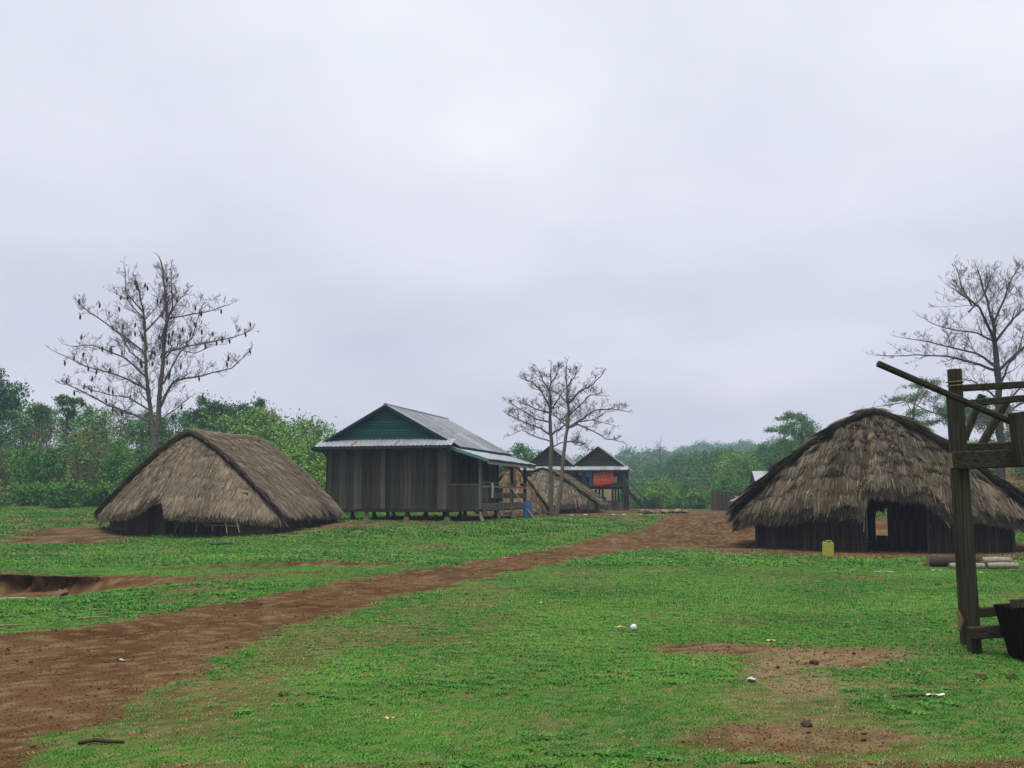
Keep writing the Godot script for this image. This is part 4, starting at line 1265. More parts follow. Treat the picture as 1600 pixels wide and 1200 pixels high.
# ------------------------------------------------------------------ trees
const KAPOK := [
	[0.272, 0.182, [Vector3(0.06, -0.11, 0.00), Vector3(-0.01, 1.65, 0.00), Vector3(-0.09, 3.53, 0.00), Vector3(-0.18, 4.86, 0.00)]],
	[0.160, 0.042, [Vector3(-0.00, 4.14, 0.00), Vector3(0.10, 6.11, 0.00), Vector3(0.17, 8.90, 0.00), Vector3(0.31, 10.83, 0.00), Vector3(0.10, 12.49, 0.00), Vector3(-0.13, 13.93, 0.00)]],
	[0.144, 0.035, [Vector3(-0.22, 4.14, 0.00), Vector3(-0.47, 5.86, 0.00), Vector3(-0.72, 7.63, 0.00), Vector3(-0.86, 9.41, 0.00), Vector3(-1.04, 11.20, 0.00), Vector3(-1.51, 12.86, 0.00)]],
	[0.088, 0.021, [Vector3(0.05, 5.57, -0.00), Vector3(0.36, 6.65, -0.41), Vector3(0.63, 7.27, -0.66), Vector3(2.12, 7.63, -1.07), Vector3(3.62, 8.13, -1.61), Vector3(4.34, 9.04, -2.03)]],
	[0.080, 0.021, [Vector3(-0.18, 4.86, -0.00), Vector3(-1.30, 5.25, -0.01), Vector3(-2.83, 5.86, -0.02), Vector3(-4.78, 6.87, -0.03), Vector3(-5.39, 7.01, -0.04)]],
	[0.080, 0.021, [Vector3(-0.49, 6.47, -0.00), Vector3(-0.87, 6.87, -0.04), Vector3(-2.40, 7.52, -0.17), Vector3(-4.18, 8.03, -0.30), Vector3(-5.88, 8.79, -0.44)]],
	[0.072, 0.021, [Vector3(-0.79, 8.46, 0.00), Vector3(-0.95, 8.90, 0.11), Vector3(-2.51, 10.06, 0.54), Vector3(-3.71, 10.94, 0.87), Vector3(-4.23, 11.35, 1.02)]],
	[0.064, 0.021, [Vector3(-0.67, 7.37, 0.00), Vector3(-1.79, 8.46, 0.68), Vector3(-3.26, 9.01, 1.33), Vector3(-4.23, 8.90, 1.68)]],
	[0.072, 0.021, [Vector3(0.15, 8.46, -0.00), Vector3(0.31, 8.90, -0.28), Vector3(1.66, 9.41, -1.09), Vector3(3.55, 10.06, -2.29), Vector3(4.05, 10.32, -2.63)]],
	[0.064, 0.021, [Vector3(0.26, 10.28, -0.00), Vector3(0.31, 10.83, -0.39), Vector3(1.99, 11.35, -1.44), Vector3(3.10, 11.97, -2.33)]],
	[0.064, 0.021, [Vector3(0.16, 9.01, 0.00), Vector3(0.14, 9.55, 0.28), Vector3(0.99, 11.20, 1.18), Vector3(1.17, 13.15, 2.15)]],
	[0.056, 0.017, [Vector3(-0.89, 10.10, -0.00), Vector3(-0.91, 10.58, -0.05), Vector3(-2.08, 11.86, -0.21), Vector3(-2.75, 12.23, -0.29)]],
	[0.056, 0.017, [Vector3(0.26, 8.46, 0.00), Vector3(0.89, 9.01, 0.33), Vector3(2.16, 8.64, 0.75), Vector3(3.41, 9.01, 1.26)]],
	[0.056, 0.017, [Vector3(-0.92, 9.92, -0.00), Vector3(-0.29, 11.38, -1.19), Vector3(-0.53, 12.86, -2.21), Vector3(-0.70, 13.60, -2.75)]],
	[0.048, 0.017, [Vector3(-0.10, 4.68, -0.00), Vector3(0.31, 5.11, -0.05), Vector3(0.94, 5.61, -0.11), Vector3(1.70, 6.29, -0.20)]],
	[0.056, 0.017, [Vector3(-0.53, 5.57, 0.00), Vector3(-1.52, 6.22, 0.39), Vector3(-2.60, 6.36, 0.74), Vector3(-3.51, 6.65, 1.05)]],
	[0.048, 0.017, [Vector3(0.28, 10.65, -0.00), Vector3(0.68, 11.75, -0.48), Vector3(1.05, 12.30, -0.74)]],
	[0.048, 0.017, [Vector3(0.24, 7.01, 0.00), Vector3(1.45, 8.46, 1.26), Vector3(2.49, 9.37, 2.18), Vector3(3.17, 10.65, 3.12)]],
	[0.048, 0.017, [Vector3(-1.00, 11.02, 0.00), Vector3(-1.77, 12.12, 0.81), Vector3(-1.63, 13.23, 1.38)]],
	[0.056, 0.017, [Vector3(-0.70, 8.10, -0.00), Vector3(-2.18, 9.01, -1.22), Vector3(-3.13, 10.10, -2.22), Vector3(-3.62, 10.65, -2.73)]]]
const KAPOK_AT := Vector3(-19.80, 0.88, -56.0)
const PAIR_A := [
	[0.160, 0.091, [Vector3(-0.00, -0.27, 0.00), Vector3(-0.00, 0.02, 0.00), Vector3(-0.03, 1.52, 0.00), Vector3(-0.02, 3.50, 0.00), Vector3(-0.05, 4.26, 0.00)]],
	[0.104, 0.021, [Vector3(-0.05, 4.26, 0.00), Vector3(-0.04, 5.49, 0.00), Vector3(-0.07, 6.49, 0.00), Vector3(-0.00, 7.77, 0.00)]],
	[0.064, 0.017, [Vector3(-0.08, 4.19, -0.00), Vector3(-0.54, 4.56, -0.39), Vector3(-1.31, 4.89, -0.94), Vector3(-1.87, 5.16, -1.35), Vector3(-2.30, 5.39, -1.68)]],
	[0.064, 0.017, [Vector3(-0.02, 4.19, -0.00), Vector3(0.28, 4.42, -0.24), Vector3(0.65, 4.66, -0.51), Vector3(0.95, 4.99, -0.78), Vector3(1.28, 5.32, -1.07)]],
	[0.056, 0.017, [Vector3(-0.04, 5.49, 0.00), Vector3(-0.54, 6.42, 0.53), Vector3(-0.97, 6.83, 0.82), Vector3(-1.37, 6.99, 1.01)]],
	[0.056, 0.017, [Vector3(-0.04, 5.32, 0.00), Vector3(-0.77, 5.49, 0.27), Vector3(-1.54, 5.76, 0.55)]],
	[0.048, 0.017, [Vector3(-0.04, 5.49, 0.00), Vector3(0.36, 5.99, 0.16), Vector3(0.63, 6.49, 0.31)]],
	[0.048, 0.017, [Vector3(-0.04, 6.32, -0.00), Vector3(-0.44, 7.09, -0.25), Vector3(-0.64, 7.57, -0.40)]],
	[0.048, 0.017, [Vector3(-0.05, 4.82, 0.00), Vector3(-0.78, 4.99, 0.12), Vector3(-1.64, 5.49, 0.27), Vector3(-2.04, 5.76, 0.35)]],
	[0.040, 0.014, [Vector3(-0.02, 3.83, 0.00), Vector3(-0.71, 4.03, 0.12), Vector3(-1.54, 4.42, 0.26), Vector3(-2.04, 4.16, 0.33)]],
	[0.040, 0.014, [Vector3(-0.02, 3.50, 0.00), Vector3(0.45, 3.76, 0.07), Vector3(1.01, 3.83, 0.13), Vector3(1.44, 3.60, 0.18)]],
	[0.040, 0.014, [Vector3(-0.04, 6.83, -0.00), Vector3(0.30, 7.33, -0.31), Vector3(0.37, 7.67, -0.48)]]]
const PAIR_A_AT := Vector3(2.04, 0.62, -52.0)
const PAIR_B := [
	[0.136, 0.084, [Vector3(-0.03, -0.25, 0.00), Vector3(0.03, 0.04, 0.00), Vector3(0.23, 1.51, 0.00), Vector3(0.44, 3.13, 0.00), Vector3(0.61, 4.49, 0.00)]],
	[0.104, 0.021, [Vector3(0.61, 4.49, 0.00), Vector3(0.64, 5.40, 0.00), Vector3(0.59, 6.39, 0.00), Vector3(0.56, 7.64, 0.00)]],
	[0.064, 0.017, [Vector3(0.67, 4.49, -0.00), Vector3(1.42, 4.98, -0.17), Vector3(2.01, 5.40, -0.32), Vector3(2.89, 5.50, -0.48), Vector3(3.64, 5.37, -0.60)]],
	[0.064, 0.017, [Vector3(0.65, 5.73, 0.00), Vector3(1.21, 6.29, 0.12), Vector3(1.93, 6.71, 0.25), Vector3(2.39, 7.21, 0.36)]],
	[0.056, 0.017, [Vector3(0.64, 4.49, 0.00), Vector3(1.10, 4.62, 0.09), Vector3(1.91, 4.29, 0.24), Vector3(2.49, 3.90, 0.37), Vector3(3.14, 3.77, 0.49)]],
	[0.048, 0.017, [Vector3(0.58, 5.73, -0.00), Vector3(0.16, 6.29, -0.46), Vector3(-0.26, 6.48, -0.74)]],
	[0.048, 0.017, [Vector3(0.61, 4.52, -0.00), Vector3(0.02, 5.08, -0.59), Vector3(-0.43, 5.40, -0.99)]],
	[0.040, 0.014, [Vector3(0.59, 6.55, 0.00), Vector3(0.95, 7.04, 0.31), Vector3(1.15, 7.37, 0.50)]],
	[0.040, 0.014, [Vector3(0.54, 3.77, -0.00), Vector3(1.19, 3.77, -0.23), Vector3(1.67, 3.45, -0.43)]],
	[0.040, 0.014, [Vector3(1.03, 4.75, -0.00), Vector3(1.85, 4.91, -0.33), Vector3(2.92, 4.68, -0.75)]],
	[0.040, 0.014, [Vector3(0.64, 5.08, 0.00), Vector3(1.20, 5.57, 0.55), Vector3(1.69, 6.06, 1.07), Vector3(2.18, 5.99, 1.33)]]]
const PAIR_B_AT := Vector3(2.22, 0.62, -51.0)
const TALL := [
	[0.240, 0.140, [Vector3(-0.02, 0.51, 0.00), Vector3(0.01, 1.72, 0.00), Vector3(0.08, 3.46, 0.00), Vector3(0.10, 5.08, 0.00), Vector3(0.10, 6.72, 0.00)]],
	[0.160, 0.070, [Vector3(0.10, 6.72, 0.00), Vector3(0.07, 8.40, 0.00), Vector3(0.02, 9.31, 0.00)]],
	[0.072, 0.021, [Vector3(0.02, 9.31, -0.00), Vector3(-0.14, 10.38, -0.17), Vector3(-0.33, 11.48, -0.34), Vector3(-0.42, 12.12, -0.44)]],
	[0.080, 0.017, [Vector3(0.11, 6.94, -0.00), Vector3(-0.85, 7.47, -0.57), Vector3(-1.82, 7.81, -1.10), Vector3(-3.05, 7.96, -1.72), Vector3(-4.62, 8.06, -2.51)]],
	[0.072, 0.017, [Vector3(0.06, 7.15, -0.00), Vector3(-0.58, 7.90, -0.64), Vector3(-1.88, 8.46, -1.52), Vector3(-3.34, 8.96, -2.50)]],
	[0.064, 0.017, [Vector3(0.07, 8.40, -0.00), Vector3(-0.72, 8.81, -0.13), Vector3(-2.00, 9.06, -0.32), Vector3(-2.98, 9.47, -0.48)]],
	[0.072, 0.017, [Vector3(0.06, 8.34, 0.00), Vector3(-1.16, 9.81, 1.20), Vector3(-1.95, 10.16, 1.70), Vector3(-3.02, 10.57, 2.38)]],
	[0.048, 0.017, [Vector3(-1.16, 9.81, 0.00), Vector3(-0.63, 10.47, 0.38), Vector3(-0.33, 11.48, 0.84)]],
	[0.048, 0.017, [Vector3(-0.96, 10.13, 0.00), Vector3(-1.66, 11.07, 0.47), Vector3(-1.94, 11.74, 0.75)]],
	[0.080, 0.017, [Vector3(0.10, 8.40, -0.00), Vector3(1.14, 9.40, -0.60), Vector3(1.86, 10.06, -1.01), Vector3(2.82, 10.63, -1.47)]],
	[0.080, 0.017, [Vector3(0.14, 6.94, 0.00), Vector3(1.44, 8.18, 0.10), Vector3(2.40, 8.65, 0.16), Vector3(3.34, 8.81, 0.20)]],
	[0.072, 0.017, [Vector3(0.16, 6.16, -0.00), Vector3(0.77, 7.19, -0.40), Vector3(1.43, 7.87, -0.71), Vector3(2.29, 9.43, -1.31)]],
	[0.064, 0.017, [Vector3(0.02, 9.31, -0.00), Vector3(0.52, 9.97, -0.41), Vector3(1.06, 10.66, -0.84), Vector3(1.59, 11.33, -1.26)]],
	[0.064, 0.017, [Vector3(0.13, 4.41, -0.00), Vector3(-0.89, 4.77, -0.64), Vector3(-2.44, 5.05, -1.57), Vector3(-3.40, 5.67, -2.21), Vector3(-4.73, 5.48, -2.94)]],
	[0.064, 0.017, [Vector3(0.14, 4.62, -0.00), Vector3(1.29, 5.39, -0.59), Vector3(2.54, 5.85, -1.16), Vector3(3.78, 6.01, -1.67)]],
	[0.056, 0.017, [Vector3(0.10, 5.54, 0.00), Vector3(-0.83, 6.01, 0.67), Vector3(-1.74, 6.32, 1.28), Vector3(-2.66, 6.38, 1.85)]],
	[0.056, 0.017, [Vector3(0.02, 9.25, 0.00), Vector3(0.33, 10.38, 0.58), Vector3(0.53, 11.33, 1.06), Vector3(0.78, 11.80, 1.32)]],
	[0.064, 0.017, [Vector3(0.13, 5.08, 0.00), Vector3(1.03, 6.32, 0.70), Vector3(1.82, 6.63, 1.05), Vector3(2.92, 7.09, 1.58)]],
	[0.048, 0.017, [Vector3(0.11, 4.01, 0.00), Vector3(-0.60, 4.47, 0.38), Vector3(-1.37, 4.47, 0.70), Vector3(-2.15, 4.10, 1.02)]]]
const TALL_AT := Vector3(23.27, 0.68, -48.0)

func grow(mb: MB, a: Vector3, dir: Vector3, length: float, r: float, depth: int, tips: Array) -> void:
	# a twig that bends upwards and forks
	var pts := [a]
	var rad := [r]
	var d := dir
	var n := 3
	for i in n:
		d = (d + Vector3(rnd(-0.34, 0.34), rnd(-0.14, 0.30), rnd(-0.34, 0.34))).normalized()
		pts.append(pts[-1] + d * length / n)
		rad.append(maxf(r * (1.0 - 0.22 * (i + 1)), 0.0055))
	mb.tube(pts, rad, 4, Color.WHITE, false)
	tips.append(pts[-1])
	if depth <= 0: return
	var forks := rng.randi_range(2, 4)
	for k in forks:
		var i := rng.randi_range(1, n)
		var base: Vector3 = pts[i]
		var nd: Vector3 = (d + Vector3(rnd(-1.2, 1.2), rnd(-0.5, 0.8), rnd(-1.2, 1.2))).normalized()
		grow(mb, base, nd, length * rnd(0.40, 0.68), maxf(rad[i] * 0.6, 0.006), depth - 1, tips)

func bare_tree(called: String, label: String, limbs: Array, at: Vector3, bark: Material, twig_bark: Material, every: float, depth: int, twig: float, leaves: Array, pods: int, seed_: int, scale_ := 1.0) -> Node3D:
	rng.seed = seed_
	var t := thing(called, label, "tree", at)
	var tw := MB.new()
	var tips := []
	var first := true
	for l in limbs:
		var pts := []
		var rad := []
		var src: Array = l[2]
		# resample with a little wander
		for i in src.size() - 1:
			for s in 3:
				var f := s / 3.0
				var q: Vector3 = src[i].lerp(src[i + 1], f)
				var w := 0.0 if (i == 0 and s == 0) else 0.05 * minf(1.0, l[0] * 8.0)
				pts.append(q + Vector3(rnd(-w, w), rnd(-w, w), rnd(-w, w)))
		pts.append(src[-1])
		for i in pts.size(): rad.append(lerpf(l[0], l[1], pow(float(i) / (pts.size() - 1), 0.8)))
		var mb := MB.new()
		if first:   # flared foot
			rad[0] *= 1.5; rad[1] *= 1.12
		mb.tube(pts, rad, 10 if l[0] > 0.09 else 6, Color.WHITE)
		part("trunk" if first or l[0] >= 0.136 else "limb", mb, bark if l[0] > 0.068 else twig_bark, t)
		if not first:
			var len_ := 0.0
			for i in pts.size() - 1: len_ += pts[i].distance_to(pts[i + 1])
			var cnt := int(len_ / every)
			for k in cnt:
				var f := lerpf(0.18, 1.0, (k + rng.randf()) / cnt)
				var i := clampi(int(f * (pts.size() - 1)), 0, pts.size() - 2)
				var d: Vector3 = (pts[i + 1] - pts[i]).normalized()
				d = (d * 0.7 + Vector3(rnd(-1.0, 1.0), rnd(-0.5, 0.95), rnd(-1.0, 1.0))).normalized()
				grow(tw, pts[i], d, twig * rnd(0.6, 1.2) * (1.25 - 0.85 * f), clampf(rad[i] * 0.4, 0.010, 0.024), depth, tips)
			grow(tw, pts[-1], (pts[-1] - pts[-2]).normalized(), twig * 0.45, rad[-1], depth - 1, tips)
		first = false
	part("twigs", tw, twig_bark, t).set_meta("kind", "stuff")
	if leaves.size() == 3:
		var lb := MB.new()
		for i in int(leaves[0]):
			var q: Vector3 = tips[rng.randi() % tips.size()] + Vector3(rnd(-0.16, 0.16), rnd(-0.16, 0.12), rnd(-0.16, 0.16))
			leaf(lb, q, leaves[1], leaves[2][rng.randi() % leaves[2].size()])
		part("leaves", lb, M.leaf, t).set_meta("kind", "stuff")
	if pods > 0:
		var pb := MB.new()
		pb.tube([Vector3(0, 0, 0), Vector3(0, -0.05, 0), Vector3(0.005, -0.10, 0), Vector3(0, -0.22, 0), Vector3(0, -0.31, 0), Vector3(0, -0.36, 0)], [0.007, 0.012, 0.045, 0.062, 0.04, 0.01], 7, Color.WHITE)
		var pm := pb.mesh(M.pod)
		for k in pods:
			var q: Vector3 = tips[rng.randi() % tips.size()]
			if q.y < 4.5: continue
			part_mesh("pod", pm, t, q + Vector3(0, 0.02, 0)).rotation = Vector3(rnd(-0.15, 0.15), rnd(0, 6), rnd(-0.15, 0.15))
	t.scale = Vector3.ONE * scale_
	return t

func leaf(mb: MB, q: Vector3, size: float, col: Color) -> void:
	var nn := Vector3(rnd(-1, 1), rnd(-0.2, 1.4), rnd(-1, 1)).normalized()
	var a := nn.cross(Vector3(rnd(-1, 1), rnd(-1, 1), rnd(-1, 1))).normalized()
	var b := nn.cross(a)
	var s := size * rnd(0.6, 1.25)
	var k := rnd(0.82, 1.18)
	var c := Color(col.r * k, col.g * k, col.b * k)
	mb.face(q - a * s, q + b * s * 0.45, q + a * s, q - b * s * 0.45, nn, c)

func foliage(seed_: int, size: Vector3, clumps: int, per: int, leaf_size: float, pal: Array, hollow := 0.35, flat := 1.0, loose := 1.0) -> MB:
	# leaves in clumps spread through the crown; y = 0 is the crown's foot
	rng.seed = seed_
	var mb := MB.new()
	for i in clumps:
		var d := Vector3(rnd(-1, 1), rnd(-1, 1), rnd(-1, 1))
		while d.length() > 1.0 or d.length() < hollow: d = Vector3(rnd(-1, 1), rnd(-1, 1), rnd(-1, 1))
		var c := Vector3(d.x * size.x, (d.y * 0.5 + 0.5) * size.y, d.z * size.z)
		var r := rnd(0.16, 0.34) * minf(size.x, size.y) * loose
		var tone: Color = pal[rng.randi() % pal.size()]
		tone = tone.lerp(pal[rng.randi() % pal.size()], rng.randf())
		for k in int(per * rnd(0.6, 1.4)):
			var e := Vector3(rng.randfn(0, 0.55), rng.randfn(0, 0.45) * flat, rng.randfn(0, 0.55)) * r
			leaf(mb, c + e, leaf_size, tone)
	return mb

const ORD := ["first", "second", "third", "fourth", "fifth", "sixth", "seventh", "eighth", "ninth", "tenth", "eleventh", "twelfth", "thirteenth", "fourteenth", "fifteenth", "sixteenth", "seventeenth", "eighteenth", "nineteenth", "twentieth", "twenty-first", "twenty-second", "twenty-third", "twenty-fourth", "twenty-fifth", "twenty-sixth", "twenty-seventh", "twenty-eighth", "twenty-ninth", "thirtieth", "thirty-first", "thirty-second"]

var proto := {}
func plant_proto(key: String, fol: MB, stems: Array, bark: Material) -> void:
	# [foliage mesh, stem mesh]
	var sb := MB.new()
	for s in stems: sb.tube(s[0], s[1], 6, Color.WHITE)
	proto[key] = [fol.mesh(M.leaf), sb.mesh(bark)]

func plant(key: String, called: String, label: String, category: String, group: String, at: Vector3, scale_: Vector3, turn: float) -> Node3D:
	var t := thing(called, label, category, at, turn, group)
	var tree := category == "tree"
	part_mesh("crown" if tree else "foliage", proto[key][0], t)
	part_mesh("trunk" if tree else "stems", proto[key][1], t)
	t.scale = scale_
	return t

func stems_for(n: int, h: float, spread: float, r: float, seed_: int) -> Array:
	rng.seed = seed_
	var o := []
	for i in n:
		var a := rnd(0, TAU)
		var e := Vector3(cos(a) * spread * rnd(0.3, 1.0), h * rnd(0.75, 1.05), sin(a) * spread * rnd(0.3, 1.0))
		var b := Vector3(cos(a) * 0.12, -0.35, sin(a) * 0.12)
		o.append([[b, b.lerp(e, 0.4) + Vector3(rnd(-0.1, 0.1), 0.1, rnd(-0.1, 0.1)), e], [r, r * 0.75, r * 0.35]])
	return o

func make_protos() -> void:
	var mid := [Color(0.037, 0.129, 0.023), Color(0.060, 0.175, 0.028), Color(0.089, 0.223, 0.036), Color(0.048, 0.152, 0.031)]
	var bright := [Color(0.091, 0.202, 0.026), Color(0.137, 0.260, 0.034), Color(0.062, 0.163, 0.029), Color(0.163, 0.280, 0.047)]
	var deep := [Color(0.022, 0.076, 0.020), Color(0.032, 0.100, 0.025), Color(0.047, 0.131, 0.031)]
	var olive := [Color(0.084, 0.131, 0.032), Color(0.119, 0.162, 0.043), Color(0.059, 0.123, 0.031), Color(0.140, 0.146, 0.050)]
	plant_proto("mid", foliage(1, Vector3(1.7, 3.2, 1.6), 60, 95, 0.085, mid), stems_for(6, 2.4, 0.9, 0.05, 2), M.bark_dark)
	plant_proto("mid2", foliage(3, Vector3(1.5, 3.8, 1.5), 64, 85, 0.080, mid + [olive[2]], 0.2), stems_for(5, 3.0, 0.8, 0.06, 4), M.bark_dark)
	plant_proto("bright", foliage(5, Vector3(1.7, 3.6, 1.6), 62, 90, 0.095, bright), stems_for(6, 2.8, 0.9, 0.05, 6), M.bark_grey)
	plant_proto("olive", foliage(7, Vector3(1.6, 3.0, 1.6), 54, 70, 0.075, olive, 0.2), stems_for(10, 2.8, 1.2, 0.03, 8), M.dry_stem)
	plant_proto("low", foliage(9, Vector3(1.0, 1.25, 0.95), 40, 75, 0.070, mid + bright.slice(0, 1)), stems_for(6, 0.8, 0.6, 0.025, 10), M.bark_dark)
	plant_proto("low_olive", foliage(11, Vector3(1.1, 1.1, 1.0), 36, 70, 0.065, olive + mid.slice(1, 3)), stems_for(7, 0.8, 0.7, 0.02, 12), M.dry_stem)
	plant_proto("brush", foliage(13, Vector3(1.4, 3.0, 1.3), 34, 26, 0.065, olive, 0.1), stems_for(26, 3.1, 1.5, 0.022, 14), M.dry_stem)
	# trees: the crown lifted on a trunk
	var c := foliage(15, Vector3(2.7, 4.0, 2.6), 95, 150, 0.14, deep)
	for i in c.v.size(): c.v[i].y += 2.4
	plant_proto("deep", c, [[[Vector3(0, -0.5, 0), Vector3(0.1, 1.6, 0), Vector3(0, 3.6, 0.1), Vector3(0.2, 5.2, 0)], [0.26, 0.19, 0.13, 0.05]], [[Vector3(0.05, 2.2, 0), Vector3(1.2, 4.0, 0.5)], [0.12, 0.04]], [[Vector3(0.05, 2.6, 0), Vector3(-1.3, 4.2, -0.3)], [0.12, 0.04]]], M.bark_dark)
	c = foliage(17, Vector3(2.3, 4.2, 2.2), 70, 100, 0.115, mid + deep)
	for i in c.v.size(): c.v[i].y += 1.9
	plant_proto("round", c, [[[Vector3(0, -0.5, 0), Vector3(-0.1, 1.6, 0), Vector3(0, 3.2, 0.1), Vector3(-0.2, 4.8, 0)], [0.2, 0.15, 0.10, 0.04]], [[Vector3(-0.05, 1.9, 0), Vector3(1.0, 3.6, 0.4)], [0.09, 0.03]], [[Vector3(-0.05, 2.2, 0), Vector3(-1.1, 3.9, -0.3)], [0.09, 0.03]]], M.bark_dark)
	c = foliage(19, Vector3(1.15, 1.7, 1.1), 24, 80, 0.10, deep + [mid[1]])
	for i in c.v.size(): c.v[i].y += 4.0
	plant_proto("ball", c, [[[Vector3(0, -0.5, 0), Vector3(0.1, 2.4, 0), Vector3(0, 4.2, 0.1), Vector3(0.1, 5.2, 0)], [0.12, 0.09, 0.07, 0.03]], [[Vector3(0.05, 3.8, 0), Vector3(0.6, 4.9, 0.3)], [0.05, 0.02]]], M.bark_dark)
	# open branched tree with bare tips at the top
	c = foliage(21, Vector3(2.3, 4.6, 2.2), 60, 46, 0.10, [mid[2], bright[0], mid[1], bright[2]], 0.25)
	for i in c.v.size(): c.v[i].y += 1.0
	plant_proto("open", c, stems_for(9, 5.4, 1.7, 0.06, 22), M.bark_grey)
	# umbrella tree: flat layers
	var u := MB.new()
	rng.seed = 23
	for lay in [[0.5, 6.6, 0.0, 2.0], [1.1, 5.6, 0.4, 2.3], [-1.2, 4.9, 0.0, 1.3], [1.6, 6.9, -0.2, 1.2], [0.2, 3.4, 0.3, 1.6], [0.8, 2.4, 0.2, 1.7]]:
		for i in 16:
			var a := rnd(0, TAU)
			var r := sqrt(rng.randf()) * float(lay[3])
			var q := Vector3(lay[0] + cos(a) * r, lay[1] + rnd(-0.25, 0.3) - 0.10 * r * r, lay[2] + sin(a) * r)
			for k in 60: leaf(u, q + Vector3(rng.randfn(0, 0.28), rng.randfn(0, 0.14), rng.randfn(0, 0.28)), 0.10, deep[rng.randi() % 3].lerp(mid[2], 0.3))
	plant_proto("umbrella", u, [[[Vector3(-0.6, -0.6, 0), Vector3(-0.5, 2.0, 0), Vector3(-0.3, 4.0, 0), Vector3(0.4, 6.2, 0)], [0.17, 0.14, 0.11, 0.05]], [[Vector3(-0.35, 3.6, 0), Vector3(0.8, 5.4, 0.3)], [0.08, 0.03]], [[Vector3(-0.4, 3.2, 0), Vector3(-1.1, 4.7, 0)], [0.07, 0.03]], [[Vector3(0.0, 4.8, 0), Vector3(1.5, 6.7, -0.2)], [0.06, 0.03]]], M.pale_post)
	# far crown for the wood
	proto["far"] = foliage(25, Vector3(3.6, 6.5, 3.6), 60, 36, 0.30, deep + mid.slice(0, 2), 0.5)

func on_land(x: float, z: float) -> Vector3:
	return Vector3(x, land(x, z), z)

